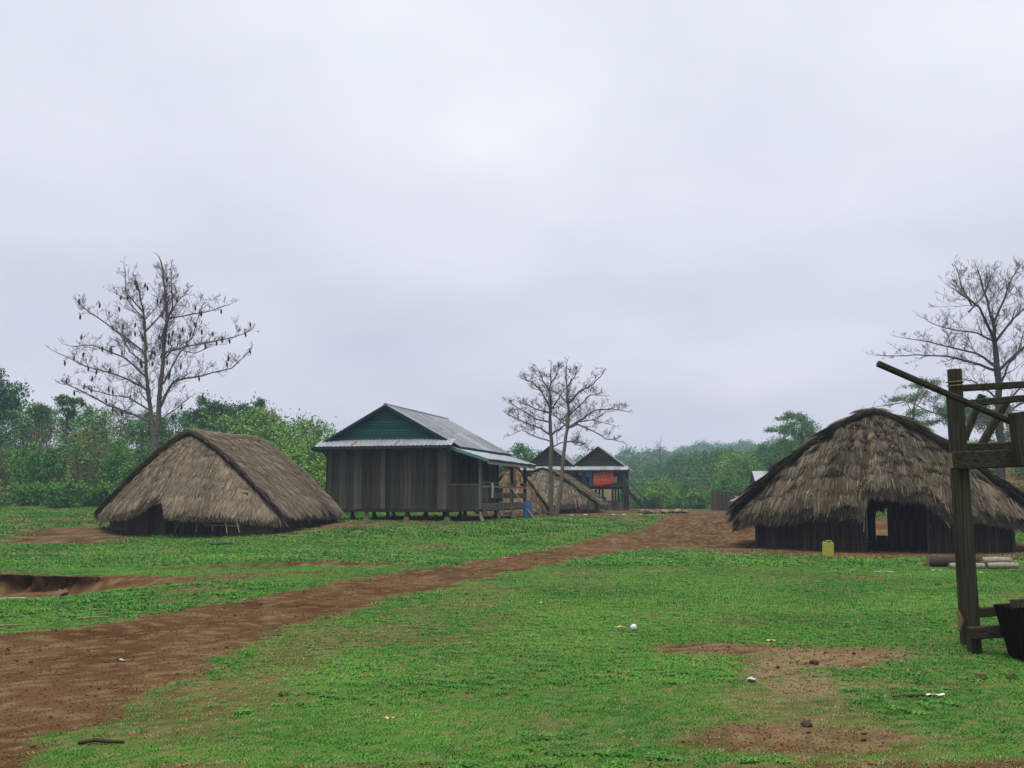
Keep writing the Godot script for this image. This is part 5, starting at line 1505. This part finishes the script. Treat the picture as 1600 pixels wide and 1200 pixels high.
func make_trees() -> void:
	bare_tree("kapok_tree", "tall leafless tree hung with dark pods behind the left hut", KAPOK, KAPOK_AT, M.bark_grey, M.twig, 0.25, 3, 1.15, [400, 0.05, [Color(0.06, 0.08, 0.03), Color(0.09, 0.10, 0.04)]], 95, 31)
	bare_tree("slender_tree", "upright tree with budding crown, left of the leaning one", PAIR_A, PAIR_A_AT, M.bark_mottled, M.twig, 0.22, 3, 0.75, [2200, 0.04, [Color(0.085, 0.095, 0.045), Color(0.12, 0.12, 0.06), Color(0.07, 0.09, 0.035)]], 0, 32)
	bare_tree("slender_tree", "leaning tree with nearly bare crown, right of the upright one", PAIR_B, PAIR_B_AT, M.bark_mottled, M.twig, 0.22, 3, 0.75, [900, 0.04, [Color(0.085, 0.095, 0.045), Color(0.12, 0.12, 0.06)]], 0, 33)
	bare_tree("bare_tree", "tall bare tree with tiered branches behind the right hut", TALL, TALL_AT, M.bark_dark, M.twig, 0.25, 3, 1.15, [], 0, 34)
	make_protos()
	rng.seed = 700
	var seed_keep := 0
	# thicket on the left hillside: rows of shrubs, lowest in front
	var looks := {"mid": "leafy mid green shrub", "mid2": "tall narrow green shrub", "bright": "yellow green broadleaf shrub", "olive": "olive brown shrub", "low": "low green bush", "low_olive": "low olive bush", "brush": "twiggy half bare brush"}
	var rr := RandomNumberGenerator.new()
	rr.seed = 701
	var rown := 0
	for row in [[58.5, 1.15, 1.15], [62.0, 1.7, 1.0], [67.5, 2.3, 1.05], [75.0, 2.9, 1.15], [83.0, 3.3, 1.3]]:
		var x: float = -row[0] * 0.56
		var nth := 0
		rown += 1
		while x < -row[0] * 0.13:
			var d: float = row[0] + rr.randf_range(-2.2, 2.2)
			var key: String
			var f := x / d      # where across the thicket
			if row[0] < 60: key = ["low", "low", "low_olive", "low"][rr.randi() % 4]
			elif row[0] < 65: key = ["mid", "low", "low", "brush", "low_olive", "mid"][rr.randi() % 6]
			elif f > -0.30: key = ["bright", "bright", "mid", "bright"][rr.randi() % 4]
			else: key = ["mid", "mid2", "mid", "olive", "brush", "bright", "mid2"][rr.randi() % 7]
			var s: float = row[2] * rr.randf_range(0.75, 1.2)
			if not (row[0] < 60 and x > -17.5):
				plant(key, "bush" if key.begins_with("low") else "shrub", "%s, %s from left in the %s row of the left thicket" % [looks[key], ORD[nth], ["front", "second", "middle", "fourth", "hindmost"][rown - 1]], "bush" if key.begins_with("low") else "shrub", "shrubs of the left thicket", on_land(x, -d), Vector3(s, s * rr.randf_range(0.85, 1.15), s), rr.randf_range(0, TAU))
				nth += 1
			x += row[1] * rr.randf_range(0.75, 1.25)
	# trees that stand out over the thicket: key, x, z, scale, label
	for q in [["deep", -46.5, -88.0, 1.22, "dark tall tree cut by the left edge of the view"], ["round", -40.0, -84.0, 0.85, "green tree beside the dark tall one at the far left"], ["ball", -37.6, -80.0, 0.9, "thin tree with ball crown, left of its twin over the thicket"], ["ball", -34.6, -78.0, 1.05, "thin tree with ball crown, right of its twin over the thicket"], ["round", -29.0, -80.0, 0.78, "rounded green tree left of the pod tree"],
			["deep", -26.0, -86.0, 0.85, "dark tree right of the pod tree trunk, above the left hut"], ["deep", -22.8, -88.0, 0.90, "dark round tree above the ridge of the left hut"], ["bright", -16.6, -70.0, 1.45, "bright yellow green tree right of the left hut ridge"], ["open", -12.0, -63.0, 0.92, "open leafy tree touching the left side of the green gable"], ["open", -9.4, -62.0, 0.80, "open leafy tree behind the left eave of the plank house"], ["bright", -13.0, -58.0, 1.0, "bright shrub between the left hut and the plank house"], ["bright", -10.2, -56.5, 0.85, "bright shrub against the left wall of the plank house"],
			["ball", -4.4, -92.0, 1.05, "dark tree top showing over the tin roof"], ["round", -1.2, -96.0, 0.95, "dark tree right of the tin roof, nearest the house"], ["round", 1.2, -94.0, 1.05, "dark tree behind the crowns of the two slender trees"], ["deep", 4.0, -104.0, 0.85, "dark tree behind the dark gabled house"],
			["umbrella", 25.6, -94.0, 0.78, "flat topped umbrella tree behind the left slope of the big hut"], ["round", 28.8, -100.0, 0.75, "dark tree below the umbrella tree crown"], ["umbrella", 31.5, -78.0, 0.72, "flat topped tree seen behind the right verge of the big hut"], ["round", 33.5, -76.0, 0.6, "green tree behind the timber frame diagonals"], ["round", 38.0, -80.0, 0.7, "green tree at the far right behind the bare tree"]]:
		var tree: bool = q[0] != "bright"
		var p := on_land(q[1], q[2])
		plant(q[0], "leafy_tree" if tree else "shrub", q[4], "tree" if tree else "shrub", "", p, Vector3(q[3], q[3], q[3]), q[1])
	# shrubs in the middle distance right of the road end
	for i in 26:
		var d := rr.randf_range(82.0, 118.0)
		var fx := 0.105 + 0.13 * (i + rr.randf_range(-0.3, 0.3)) / 25.0
		var key: String = ["mid", "bright", "mid2", "low", "olive", "mid"][rr.randi() % 6]
		var s := rr.randf_range(0.7, 1.05) * (1.5 if key == "low" else 1.0)
		plant(key, "shrub", "%s, %s from left in the strip beyond the road end" % [looks[key], ORD[i]], "shrub", "shrubs beyond the road end", on_land(d * fx, -d), Vector3(s, s * 0.9, s), rr.randf_range(0, TAU))
	for i in 9:
		var d := rr.randf_range(52.0, 64.0)
		var x := 26.0 + 1.2 * i
		var key: String = ["low", "olive", "low_olive"][i % 3]
		plant(key, "bush", "%s, %s from left on the ochre bank behind the right hut" % [looks[key], ORD[i]], "bush", "bushes on the ochre bank", on_land(x, -d), Vector3.ONE * rr.randf_range(0.7, 1.1), rr.randf_range(0, TAU))
	# small leafless trees in the haze
	bare_tree("bare_tree", "small leafless tree standing up out of the far wood", PAIR_A, on_land(28.0, -190.0), M.bark_dark, M.bark_dark, 0.5, 1, 1.0, [], 0, 41, 0.95)
	bare_tree("bare_tree", "faint leafless tree at the foot of the wooded hill", PAIR_B, on_land(52.0, -300.0), M.bark_dark, M.bark_dark, 0.5, 1, 1.0, [], 0, 42, 1.0)
	# the far wood, one mass
	var fb := PackedFloat32Array()
	rng.seed = 777
	for i in 4200:
		var d := rnd(320.0, 600.0) if i < 2200 else rnd(98.0, 320.0)
		var x := (rnd(-0.62, 0.62) if i < 2200 else rnd(0.09, 0.62)) * d
		var s := rnd(0.8, 1.6) if i < 2200 else rnd(0.20, 0.40) * (1.0 + (d - 98.0) / 160.0)
		var p := on_land(x, -d)
		p.y -= 0.6
		push_copy(fb, Basis(Vector3.UP, rnd(0, TAU)).scaled(Vector3(s * rnd(0.85, 1.2), s * rnd(0.8, 1.25), s)), p, Color(rnd(0.75, 1.3), rnd(0.8, 1.2), rnd(0.75, 1.1)))
	var fm: ArrayMesh = proto["far"].mesh(M.leaf)
	multi("far_wood", fm, fb, "hazy blue green wood covering the far hill", "wood")

# ------------------------------------------------------------------ the timber frame and small things
func make_frame() -> void:
	var t := thing("timber_frame", "weathered timber frame of posts and beams cut by the right edge", "frame", Vector3(4.87, land(4.87, -10.8), -10.8))
	bar(t, "post", Vector3(0.0, -0.4, 0.0), Vector3(-0.08, 3.01, 0.0), 0.125, 0.12, M.frame_wood, 0.018)
	var rope := MB.new()
	for y in [2.87, 2.83]:
		var pts := []
		var rad := []
		for i in 13:
			var a := TAU * i / 12.0
			pts.append(Vector3(-0.078 + 0.084 * cos(a), y + 0.004 * sin(a * 2.0), 0.082 * sin(a))); rad.append(0.007)
		rope.tube(pts, rad, 5, Color.WHITE, false)
	part("rope_lashing", rope, M.frame_end, t.get_child(0))
	bar(t, "post", Vector3(0.13, -0.4, -0.55), Vector3(0.10, 2.80, -0.55), 0.07, 0.07, M.frame_wood, 0.01)
	bar(t, "post", Vector3(1.75, -0.4, 0.0), Vector3(1.72, 3.0, 0.0), 0.165, 0.15, M.frame_wood, 0.02)
	bar(t, "post", Vector3(1.80, -0.4, -0.55), Vector3(1.78, 2.8, -0.55), 0.09, 0.09, M.frame_wood, 0.01)
	bar(t, "long_pole", Vector3(-1.05, 3.02, 0.40), Vector3(0.62, 2.36, 0.10), 0.062, 0.062, M.frame_wood_x, 0.014)
	bar(t, "beam", Vector3(-0.20, 2.02, 0.10), Vector3(1.95, 2.10, 0.10), 0.08, 0.19, M.frame_wood_x, 0.012)
	bar(t, "beam", Vector3(-0.05, 2.16, -0.14), Vector3(1.95, 2.24, -0.14), 0.09, 0.10, M.frame_wood_x, 0.012)
	bar(t, "beam_end", Vector3(-0.222, 2.02, 0.10), Vector3(-0.201, 2.021, 0.10), 0.06, 0.16, M.frame_end)
	bar(t, "upright_block", Vector3(0.50, 1.97, 0.235), Vector3(0.46, 2.52, 0.235), 0.19, 0.13, M.frame_wood, 0.015)
	bar(t, "rail", Vector3(-0.02, 2.815, -0.13), Vector3(1.95, 2.93, -0.13), 0.05, 0.075, M.frame_wood_x, 0.01)
	bar(t, "rail", Vector3(-0.02, 2.64, -0.13), Vector3(1.95, 2.82, -0.13), 0.05, 0.075, M.frame_wood_x, 0.01)
	bar(t, "brace", Vector3(0.22, 2.28, -0.50), Vector3(0.44, 2.78, -0.50), 0.06, 0.07, M.frame_wood, 0.01)
	bar(t, "brace", Vector3(0.36, 2.14, -0.50), Vector3(0.72, 2.72, -0.50), 0.07, 0.08, M.frame_wood, 0.01)
	bar(t, "low_rail", Vector3(-0.06, 0.40, -0.12), Vector3(1.9, 0.54, -0.12), 0.06, 0.10, M.frame_wood_x, 0.01)
	bar(t, "low_rail", Vector3(-0.12, 0.225, 0.115), Vector3(1.9, 0.36, 0.115), 0.07, 0.13, M.frame_wood_x, 0.012)
	var e := MB.new()
	e.tube([Vector3(-0.115, 0.22, -0.11), Vector3(-0.10, 0.34, -0.07), Vector3(-0.13, 0.43, -0.09)], [0.02, 0.036, 0.022], 7, Color.WHITE)
	part("peg", e, M.frame_end, t)
	# tapered wooden trough hung on the low rails
	var b := thing("wooden_trough", "dark tapered wooden trough at the foot of the timber frame", "trough", Vector3(5.28, land(5.28, -10.4), -10.42))
	var m := MB.new()
	for s in [[-0.26, 0.95], [0.0, 0.0]]: pass
	m.hexa([Vector3(-0.18, 0.02, -0.14), Vector3(0.85, 0.02, -0.14), Vector3(0.85, 0.02, 0.14), Vector3(-0.18, 0.02, 0.14), Vector3(-0.285, 0.53, -0.20), Vector3(0.95, 0.60, -0.20), Vector3(0.95, 0.60, 0.20), Vector3(-0.285, 0.53, 0.20)], Color.WHITE)
	part("body", m, M.black, b)
	var mm := MB.new()
	mm.beam(Vector3(-0.30, 0.575, 0.205), Vector3(0.97, 0.645, 0.205), 0.03, 0.09, Color.WHITE, 0.006)
	part("rim_board", mm, M.log_bark, b)

func gp(x: float, z: float, up := 0.0) -> Vector3:
	var p := ground_point(x, z)
	p.y += up
	return p

func make_small() -> void:
	rng.seed = 1300
	# blue barrel beside the porch
	var t := thing("barrel", "blue plastic barrel standing beside the porch", "barrel", gp(0.70, -45.8))
	var mb := MB.new()
	mb.tube([Vector3(0, -0.03, 0), Vector3(0, 0.02, 0), Vector3(0, 0.25, 0), Vector3(0, 0.27, 0), Vector3(0, 0.30, 0), Vector3(0, 0.55, 0), Vector3(0, 0.58, 0), Vector3(0, 0.78, 0), Vector3(0, 0.84, 0)], [0.16, 0.19, 0.20, 0.215, 0.20, 0.20, 0.215, 0.20, 0.16], 16, Color.WHITE)
	part("body", mb, M.blue, t)
	mb = MB.new()
	mb.tube([Vector3(0, 0.82, 0), Vector3(0, 0.86, 0)], [0.13, 0.12], 14, Color.WHITE)
	part("lid", mb, M.blue, t)
	# yellow can by the big hut
	t = thing("jerrycan", "yellow jerrycan standing on the ground before the big hut", "jerrycan", gp(8.78, -28.25), deg_to_rad(-12))
	mb = MB.new()
	mb.beam(Vector3(0, -0.02, 0), Vector3(0, 0.355, 0), 0.30, 0.17, Color.WHITE, 0.03, Vector3(0, 0, 1))
	part("body", mb, M.yellow, t)
	mb = MB.new()
	mb.tube([Vector3(-0.05, 0.35, 0), Vector3(-0.03, 0.40, 0), Vector3(0.08, 0.405, 0), Vector3(0.11, 0.35, 0)], [0.014, 0.014, 0.014, 0.014], 6, Color.WHITE)
	part("handle", mb, M.yellow, t)
	mb = MB.new()
	mb.tube([Vector3(-0.10, 0.35, 0), Vector3(-0.10, 0.39, 0)], [0.028, 0.026], 10, Color.WHITE)
	part("cap", mb, M.yellow_print, t)
	mb = MB.new()
	mb.box(Vector3(-0.02, 0.25, 0.0855), Vector3(0.10, 0.31, 0.088))
	part("printed_label", mb, M.yellow_print, t)
	# logs
	for q in [[9.75, -23.9, 11.05, -23.8, 0.135, "log_bark", "thick dark log lying left of the timber post, before the big hut"], [9.98, -23.25, 10.75, -23.2, 0.075, "log_pale", "pale split log lying behind the timber post"], [10.78, -23.35, 11.42, -23.38, 0.08, "log_pale", "upper pale log of the two right of the timber post"], [10.80, -23.15, 11.48, -23.16, 0.075, "log_pale", "lower pale log of the two right of the timber post"], [10.5, -24.05, 10.95, -24.35, 0.05, "log_pale", "thin stick of firewood behind the logs"]]:
		var a := gp(q[0], q[1], q[4] * 0.9)
		var b := gp(q[2], q[3], q[4] * 0.9)
		if q[6].begins_with("upper"):
			a.y += 0.10; b.y += 0.10
		var lt := thing("log", q[6], "log", a)
		mb = MB.new()
		mb.tube([Vector3.ZERO, (b - a) * 0.5 + Vector3(0, 0.008, 0), b - a], [q[4], q[4] * 1.04, q[4] * 0.95], 11, Color.WHITE, false)
		part("bark", mb, M[q[5]], lt)
		mb = MB.new()
		var dd := (b - a).normalized() * 0.004
		mb.tube([-dd, dd], [q[4] * 0.97, q[4] * 0.97], 11, Color.WHITE)
		mb.tube([b - a - dd, b - a + dd], [q[4] * 0.93, q[4] * 0.93], 11, Color.WHITE)
		part("cut_end", mb, M.frame_end, lt)
	# white paper and other litter
	for q in [[8.25, -22.6, 0.42, 0.10, "white", "torn white paper lying on the grass before the big hut"], [3.45, -8.42, 0.17, 0.05, "white", "white scrap on dark litter right of the bald patch"], [2.10, -9.05, 0.07, 0.10, "paper", "pale curled scrap left below the bald patch"], [-3.95, -10.4, 0.11, 0.035, "paper", "white chip lying in the middle of the track"], [-0.9, -7.6, 0.07, 0.04, "tan", "orange leaf on the grass at the bottom centre"], [1.35, -12.75, 0.13, 0.05, "tan", "tan leaf just left of the white ball"], [-3.2, -27.6, 0.22, 0.16, "tan", "pale leaf on the lawn between left hut and house"], [-0.2, -27.2, 0.28, 0.08, "tan", "dry leaf at the far edge of the track"], [6.55, -13.7, 0.16, 0.06, "paper", "small pale scrap right on the lawn"], [0.45, -15.7, 0.09, 0.05, "paper", "white speck of paper in the middle of the lawn"], [10.15, -22.2, 0.20, 0.10, "tan", "dry leaf in front of the logs"], [9.55, -22.9, 0.25, 0.12, "tan", "fallen leaf left of the pale log"], [11.0, -20.6, 0.18, 0.08, "paper", "pale scrap right of the timber post"], [2.95, -11.7, 0.10, 0.07, "tan", "tan chip on the upper edge of the bald patch"]]:
		var p := gp(q[0], q[1], 0.02)
		mb = MB.new()
		var rows := []
		var un := []
		for i in 4:
			var r := []
			var s := []
			for j in 6:
				var u := j / 5.0 - 0.5
				var v := i / 3.0 - 0.5
				var k := 1.0 - 0.5 * absf(u) * 1.2
				var pt := Vector3(u * q[2], 0.006 * sin(u * 7.0 + q[0]) + 0.012 * v * v + rnd(0, 0.005), v * q[3] * k)
				r.append(pt); s.append(pt - Vector3(0, 0.004, 0))
			rows.append(r); un.append(s)
		mb.grid(rows, func(_q): return Vector3.UP, Color.WHITE)
		mb.grid(un, func(_q): return Vector3.DOWN, Color.WHITE)
		single("litter", mb, M[q[4]], q[5], "litter", p, rnd(-0.5, 0.5), "litter on the ground")
	single("white_ball", lump(Vector3(0.042, 0.042, 0.042), 0.04, 5), M.white, "small white ball lying on the open lawn", "ball", gp(1.49, -12.56, -0.005))
	single("stick", stick_mesh(0.35, 0.012), M.clod, "dark broken stick under the white scrap on the right", "stick", gp(3.25, -8.40, 0.015), 0.2)
	single("stick", stick_mesh(0.30, 0.014), M.clod, "short dark stick lying in the bottom left of the track", "stick", gp(-2.75, -6.95, 0.015), 0.1)
	single("slat", stick_mesh(0.55, 0.012), M.bamboo, "pale bamboo slat in the grass at the left edge, beside the track", "slat", gp(-6.45, -12.95, 0.03), 0.35)
	single("slat", stick_mesh(0.40, 0.012), M.bamboo, "shorter pale slat right of the other one beside the track", "slat", gp(-5.6, -13.7, 0.03), 0.45)
	for q in [[-8.75, -18.4, 1.1, "long pale branch lying in the eroded hollow"], [-8.15, -18.2, 0.6, "short pale branch at the right end of the hollow litter"], [-8.35, -18.9, 0.35, "stub of branch leaning in the hollow"]]:
		var o := single("branch", stick_mesh(q[2], 0.03), M.log_pale, q[3], "branch", gp(q[0], q[1], 0.03), rnd(-0.2, 0.3))
		if q[2] < 0.4: o.rotation.z = -0.7
	for q in [[-8.0, -17.0, 0.16, "brown stone at the near edge of the hollow"], [-5.35, -19.6, 0.13, "tan stone right of the eroded bank"], [2.10, -7.38, 0.085, "dark clod of earth on the bare ground bottom right"], [2.95, -10.05, 0.09, "dark clod at the lower edge of the bald patch"], [3.15, -11.35, 0.09, "tan clod at the top of the bald patch"], [4.25, -9.35, 0.10, "dark clod of earth left of the timber frame foot"], [4.5, -9.3, 0.08, "smaller dark clod beside the larger one by the frame"], [-9.0, -20.3, 0.30, "lump of clay fallen from the eroded bank"]]:
		single("clod", lump(Vector3(q[2] * 0.6, q[2] * 0.30, q[2] * 0.5), 0.9, int(q[0] * 10 + 99)), M.clod if "dark" in q[3] else M.stone, q[3], "clod", gp(q[0], q[1], -q[2] * 0.22), rnd(0, 3))
	single("rag", lump(Vector3(0.42, 0.05, 0.22), 0.8, 88), M.cloth_dark, "dark rag dropped on the lawn in front of the left hut", "rag", gp(-9.7, -33.9, -0.01), 0.2)
	# rubble beside the far road
	for i in 13:
		var f := i / 12.0
		var p := on_land(lerpf(7.3, 10.4, f) + rnd(-0.2, 0.2), lerpf(-57.0, -60.5, f) + rnd(-0.5, 0.5))
		single("stone", lump(Vector3(rnd(0.16, 0.34), rnd(0.10, 0.18), rnd(0.15, 0.3)), 0.7, 200 + i), M.stone if i % 3 else M.concrete, "%s stone, %s from left in the rubble beside the far road" % ["brown" if i % 3 else "pale", ORD[i]], "stone", p + Vector3(0, -0.03, 0), rnd(0, 3), "rubble along the road")
	for q in [[3.8, -52.6, "white"], [5.9, -53.4, "paper"], [5.2, -52.0, "white"], [6.9, -54.5, "tan"], [3.0, -51.2, "paper"]]:
		single("litter", lump(Vector3(0.11, 0.035, 0.08), 0.6, int(q[0] * 31)), M[q[2]], "%s rubbish, %s in the yard right of the slender trees" % [{"white": "white", "paper": "pale grey", "tan": "tan"}[q[2]], {3.8: "second from left", 5.9: "second from right", 5.2: "in the middle", 6.9: "rightmost", 3.0: "leftmost"}[q[0]]], "litter", on_land(q[0], q[1]), 0.0, "rubbish in the yard")
	# palisades of stakes in the distance
	for q in [[14.75, 16.2, -75.0, "palisade of upright stakes beside the distant road, left of its twin"], [16.75, 18.6, -76.0, "palisade of stakes partly hidden by the far shed roof"]]:
		var pt := thing("palisade", q[3], "fence", on_land(q[0], q[2]))
		var x := 0.0
		while x < q[1] - q[0]:
			pole(pt, "stake", [Vector3(x, -0.3, rnd(-0.03, 0.03)), Vector3(x + rnd(-0.02, 0.02), 1.42 + rnd(-0.09, 0.09), 0)], 0.045, 0.038, [M.wall_mud, M.post, M.log_bark][rng.randi() % 3])
			x += 0.085
		bar(pt, "rail", Vector3(-0.05, 1.1, -0.06), Vector3(x, 1.1, -0.06), 0.05, 0.06, M.post)
	# shed left of the big hut, and a tin roof beyond it
	var sh := thing("shed", "low shed with sloping tin roof behind the left slope of the big hut", "shed", on_land(13.45, -60.5), deg_to_rad(-8))
	boards(sh, Vector3(0, 0, 0), Vector3(2.4, 0, 0), -0.2, 0.9, 0.03, M.planks, 0.2, 0.3)
	boards(sh, Vector3(0, 0, -2.5), Vector3(2.4, 0, 0), -0.2, 0.9, 0.03, M.planks, 0.2, 0.3)
	boards(sh, Vector3(2.4, 0, 0), Vector3(0, 0, -2.5), -0.2, 1.9, 0.03, M.planks, 0.25, 0.35)
	roof_slope(sh, Vector3(2.7, 2.02, 0.3), Vector3(0, 0, -3.1), Vector3(-2.95, -1.30, 0), Vector3(-1.3, 2.95, 0), 4, [M.zinc_old, M.zinc[3]])
	gable_half(sh)
	var th := thing("tin_roofed_house", "far house with bright tin roof just above the shed roof", "house", on_land(17.6, -72.0), deg_to_rad(-8))
	boards(th, Vector3(0, 0, 0), Vector3(4.0, 0, 0), -0.2, 2.0, 0.03, [M.sack, M.planks[4], M.sack], 0.3, 0.4)
	boards(th, Vector3(0, 0, -4), Vector3(0, 0, 4.0), -0.2, 2.0, 0.03, M.planks, 0.3, 0.4)
	roof_slope(th, Vector3(-0.3, 2.85, -1.5), Vector3(4.6, 0, 0), Vector3(0, -0.75, 1.9), Vector3(0, 1.9, 0.75), 6, [M.zinc_bright, M.zinc[2]])
	roof_slope(th, Vector3(-0.3, 2.85, -1.5), Vector3(4.6, 0, 0), Vector3(0, -0.85, -2.6), Vector3(0, 2.6, -0.85), 6, [M.zinc[2]])
	# motorbike in front of the palisade gap
	var b := thing("motorbike", "small dark motorbike parked by the gap between the palisades", "motorbike", on_land(16.0, -72.5), deg_to_rad(35))
	for x in [-0.58, 0.58]:
		var w := MB.new()
		var pts := []
		var rad := []
		for i in 17:
			pts.append(Vector3(x + 0.27 * cos(TAU * i / 16.0), 0.30 + 0.27 * sin(TAU * i / 16.0), 0)); rad.append(0.04)
		w.tube(pts, rad, 6, Color.WHITE, false)
		var wh := part("wheel", w, M.rubber, b)
		w = MB.new()
		for i in 8: w.tube([Vector3(x, 0.30, 0), Vector3(x + 0.25 * cos(TAU * i / 8.0), 0.30 + 0.25 * sin(TAU * i / 8.0), 0)], [0.008, 0.008], 4, Color.WHITE, false)
		part("spokes", w, M.steel, wh)
	var bd := MB.new()
	bd.tube([Vector3(-0.55, 0.55, 0), Vector3(-0.2, 0.52, 0), Vector3(0.15, 0.42, 0), Vector3(0.38, 0.75, 0)], [0.09, 0.15, 0.13, 0.07], 10, Color.WHITE)
	part("body", bd, M.cloth_jean, b)
	bd = MB.new()
	bd.tube([Vector3(-0.65, 0.76, 0), Vector3(-0.3, 0.76, 0), Vector3(0.1, 0.70, 0)], [0.06, 0.09, 0.05], 8, Color.WHITE)
	part("seat", bd, M.rubber, b)
	bd = MB.new()
	bd.tube([Vector3(0.58, 0.30, 0.0), Vector3(0.42, 0.85, 0), Vector3(0.36, 1.0, 0)], [0.03, 0.03, 0.03], 6, Color.WHITE)
	part("fork", bd, M.steel, b)
	bd = MB.new()
	bd.tube([Vector3(0.28, 1.04, -0.34), Vector3(0.36, 1.0, 0), Vector3(0.28, 1.04, 0.34)], [0.018, 0.02, 0.018], 6, Color.WHITE)
	part("handlebar", bd, M.steel, b)
	bd = MB.new()
	bd.tube([Vector3(0.44, 0.90, 0), Vector3(0.52, 0.90, 0)], [0.09, 0.08], 10, Color.WHITE)
	part("headlamp", bd, M.white, b)
	# fallen branch on the bank behind the big hut
	single("branch", stick_mesh(2.6, 0.07), M.tan, "pale fallen branch on the bank behind the right hut", "branch", on_land(21.2, -45.0) + Vector3(0, 0.45, 0), 0.0).rotation.z = 0.45

func gable_half(sh: Node3D) -> void:
	for k in 4:
		var y0 := 0.9 + k * 0.26
		var xa := 2.4 * (y0 - 0.9) / 1.05
		var mb := MB.new()
		mb.hexa([Vector3(xa, y0, -0.015), Vector3(2.4, y0, -0.015), Vector3(2.4, y0, 0.015), Vector3(xa, y0, 0.015), Vector3(xa + 0.55, y0 + 0.25, -0.015), Vector3(2.41, y0 + 0.25, -0.015), Vector3(2.41, y0 + 0.25, 0.015), Vector3(xa + 0.55, y0 + 0.25, 0.015)], Color.WHITE)
		part("gable_board", mb, M.planks[k], sh)

func stick_mesh(l: float, r: float) -> MB:
	var mb := MB.new()
	mb.tube([Vector3(-l / 2, 0, 0), Vector3(-l * 0.15, rnd(0, r), rnd(-r, r) * 2), Vector3(l * 0.2, rnd(0, r), rnd(-r, r) * 2), Vector3(l / 2, 0, 0)], [r * 0.8, r, r * 0.9, r * 0.6], 6, Color.WHITE)
	return mb

func _ready() -> void:
	# camera
	var cam := Camera3D.new()
	cam.name = "camera"
	cam.position = Vector3(0, 1.65, 0)
	cam.rotation_degrees = Vector3(6.36, 0, 0)
	cam.fov = 41.83
	cam.far = 2500.0
	add_child(cam)
	cam.current = true
	# noise used everywhere
	nz.seed = 5; nz.frequency = 0.55; nz.fractal_octaves = 3
	nf.seed = 6; nf.frequency = 2.2; nf.fractal_octaves = 3
	nb.seed = 7; nb.frequency = 0.06; nb.fractal_octaves = 3
	# sky, air, exposure
	var e := Environment.new()
	e.background_mode = Environment.BG_SKY
	e.sky = make_sky()
	e.tonemap_mode = Environment.TONE_MAPPER_LINEAR
	e.tonemap_exposure = 2.75
	e.background_energy_multiplier = 0.37
	e.fog_enabled = true
	e.fog_density = 0.0008
	e.fog_light_color = Color(0.80, 0.89, 1.0)
	e.sdfgi_enabled = true
	e.ssao_enabled = true
	e.ssil_enabled = true
	var we := WorldEnvironment.new()
	we.name = "world_environment"
	we.environment = e
	add_child(we)
	# a veiled sun high behind the camera's left shoulder
	var sun := DirectionalLight3D.new()
	sun.name = "sun"
	sun.light_energy = 0.5
	sun.light_color = Color(1.0, 0.98, 0.95)
	sun.light_angular_distance = 45.0
	sun.shadow_enabled = true
	sun.rotation_degrees = Vector3(-76, -25, 0)
	add_child(sun)
	make_materials()
	make_ground()
	print("ground ", Time.get_ticks_msec())
	make_huts()
	print("huts ", Time.get_ticks_msec())
	make_house()
	make_far_houses()
	print("houses ", Time.get_ticks_msec())
	make_trees()
	print("trees ", Time.get_ticks_msec())
	make_frame()
	make_small()
	make_grass()
	print("grass ", Time.get_ticks_msec())
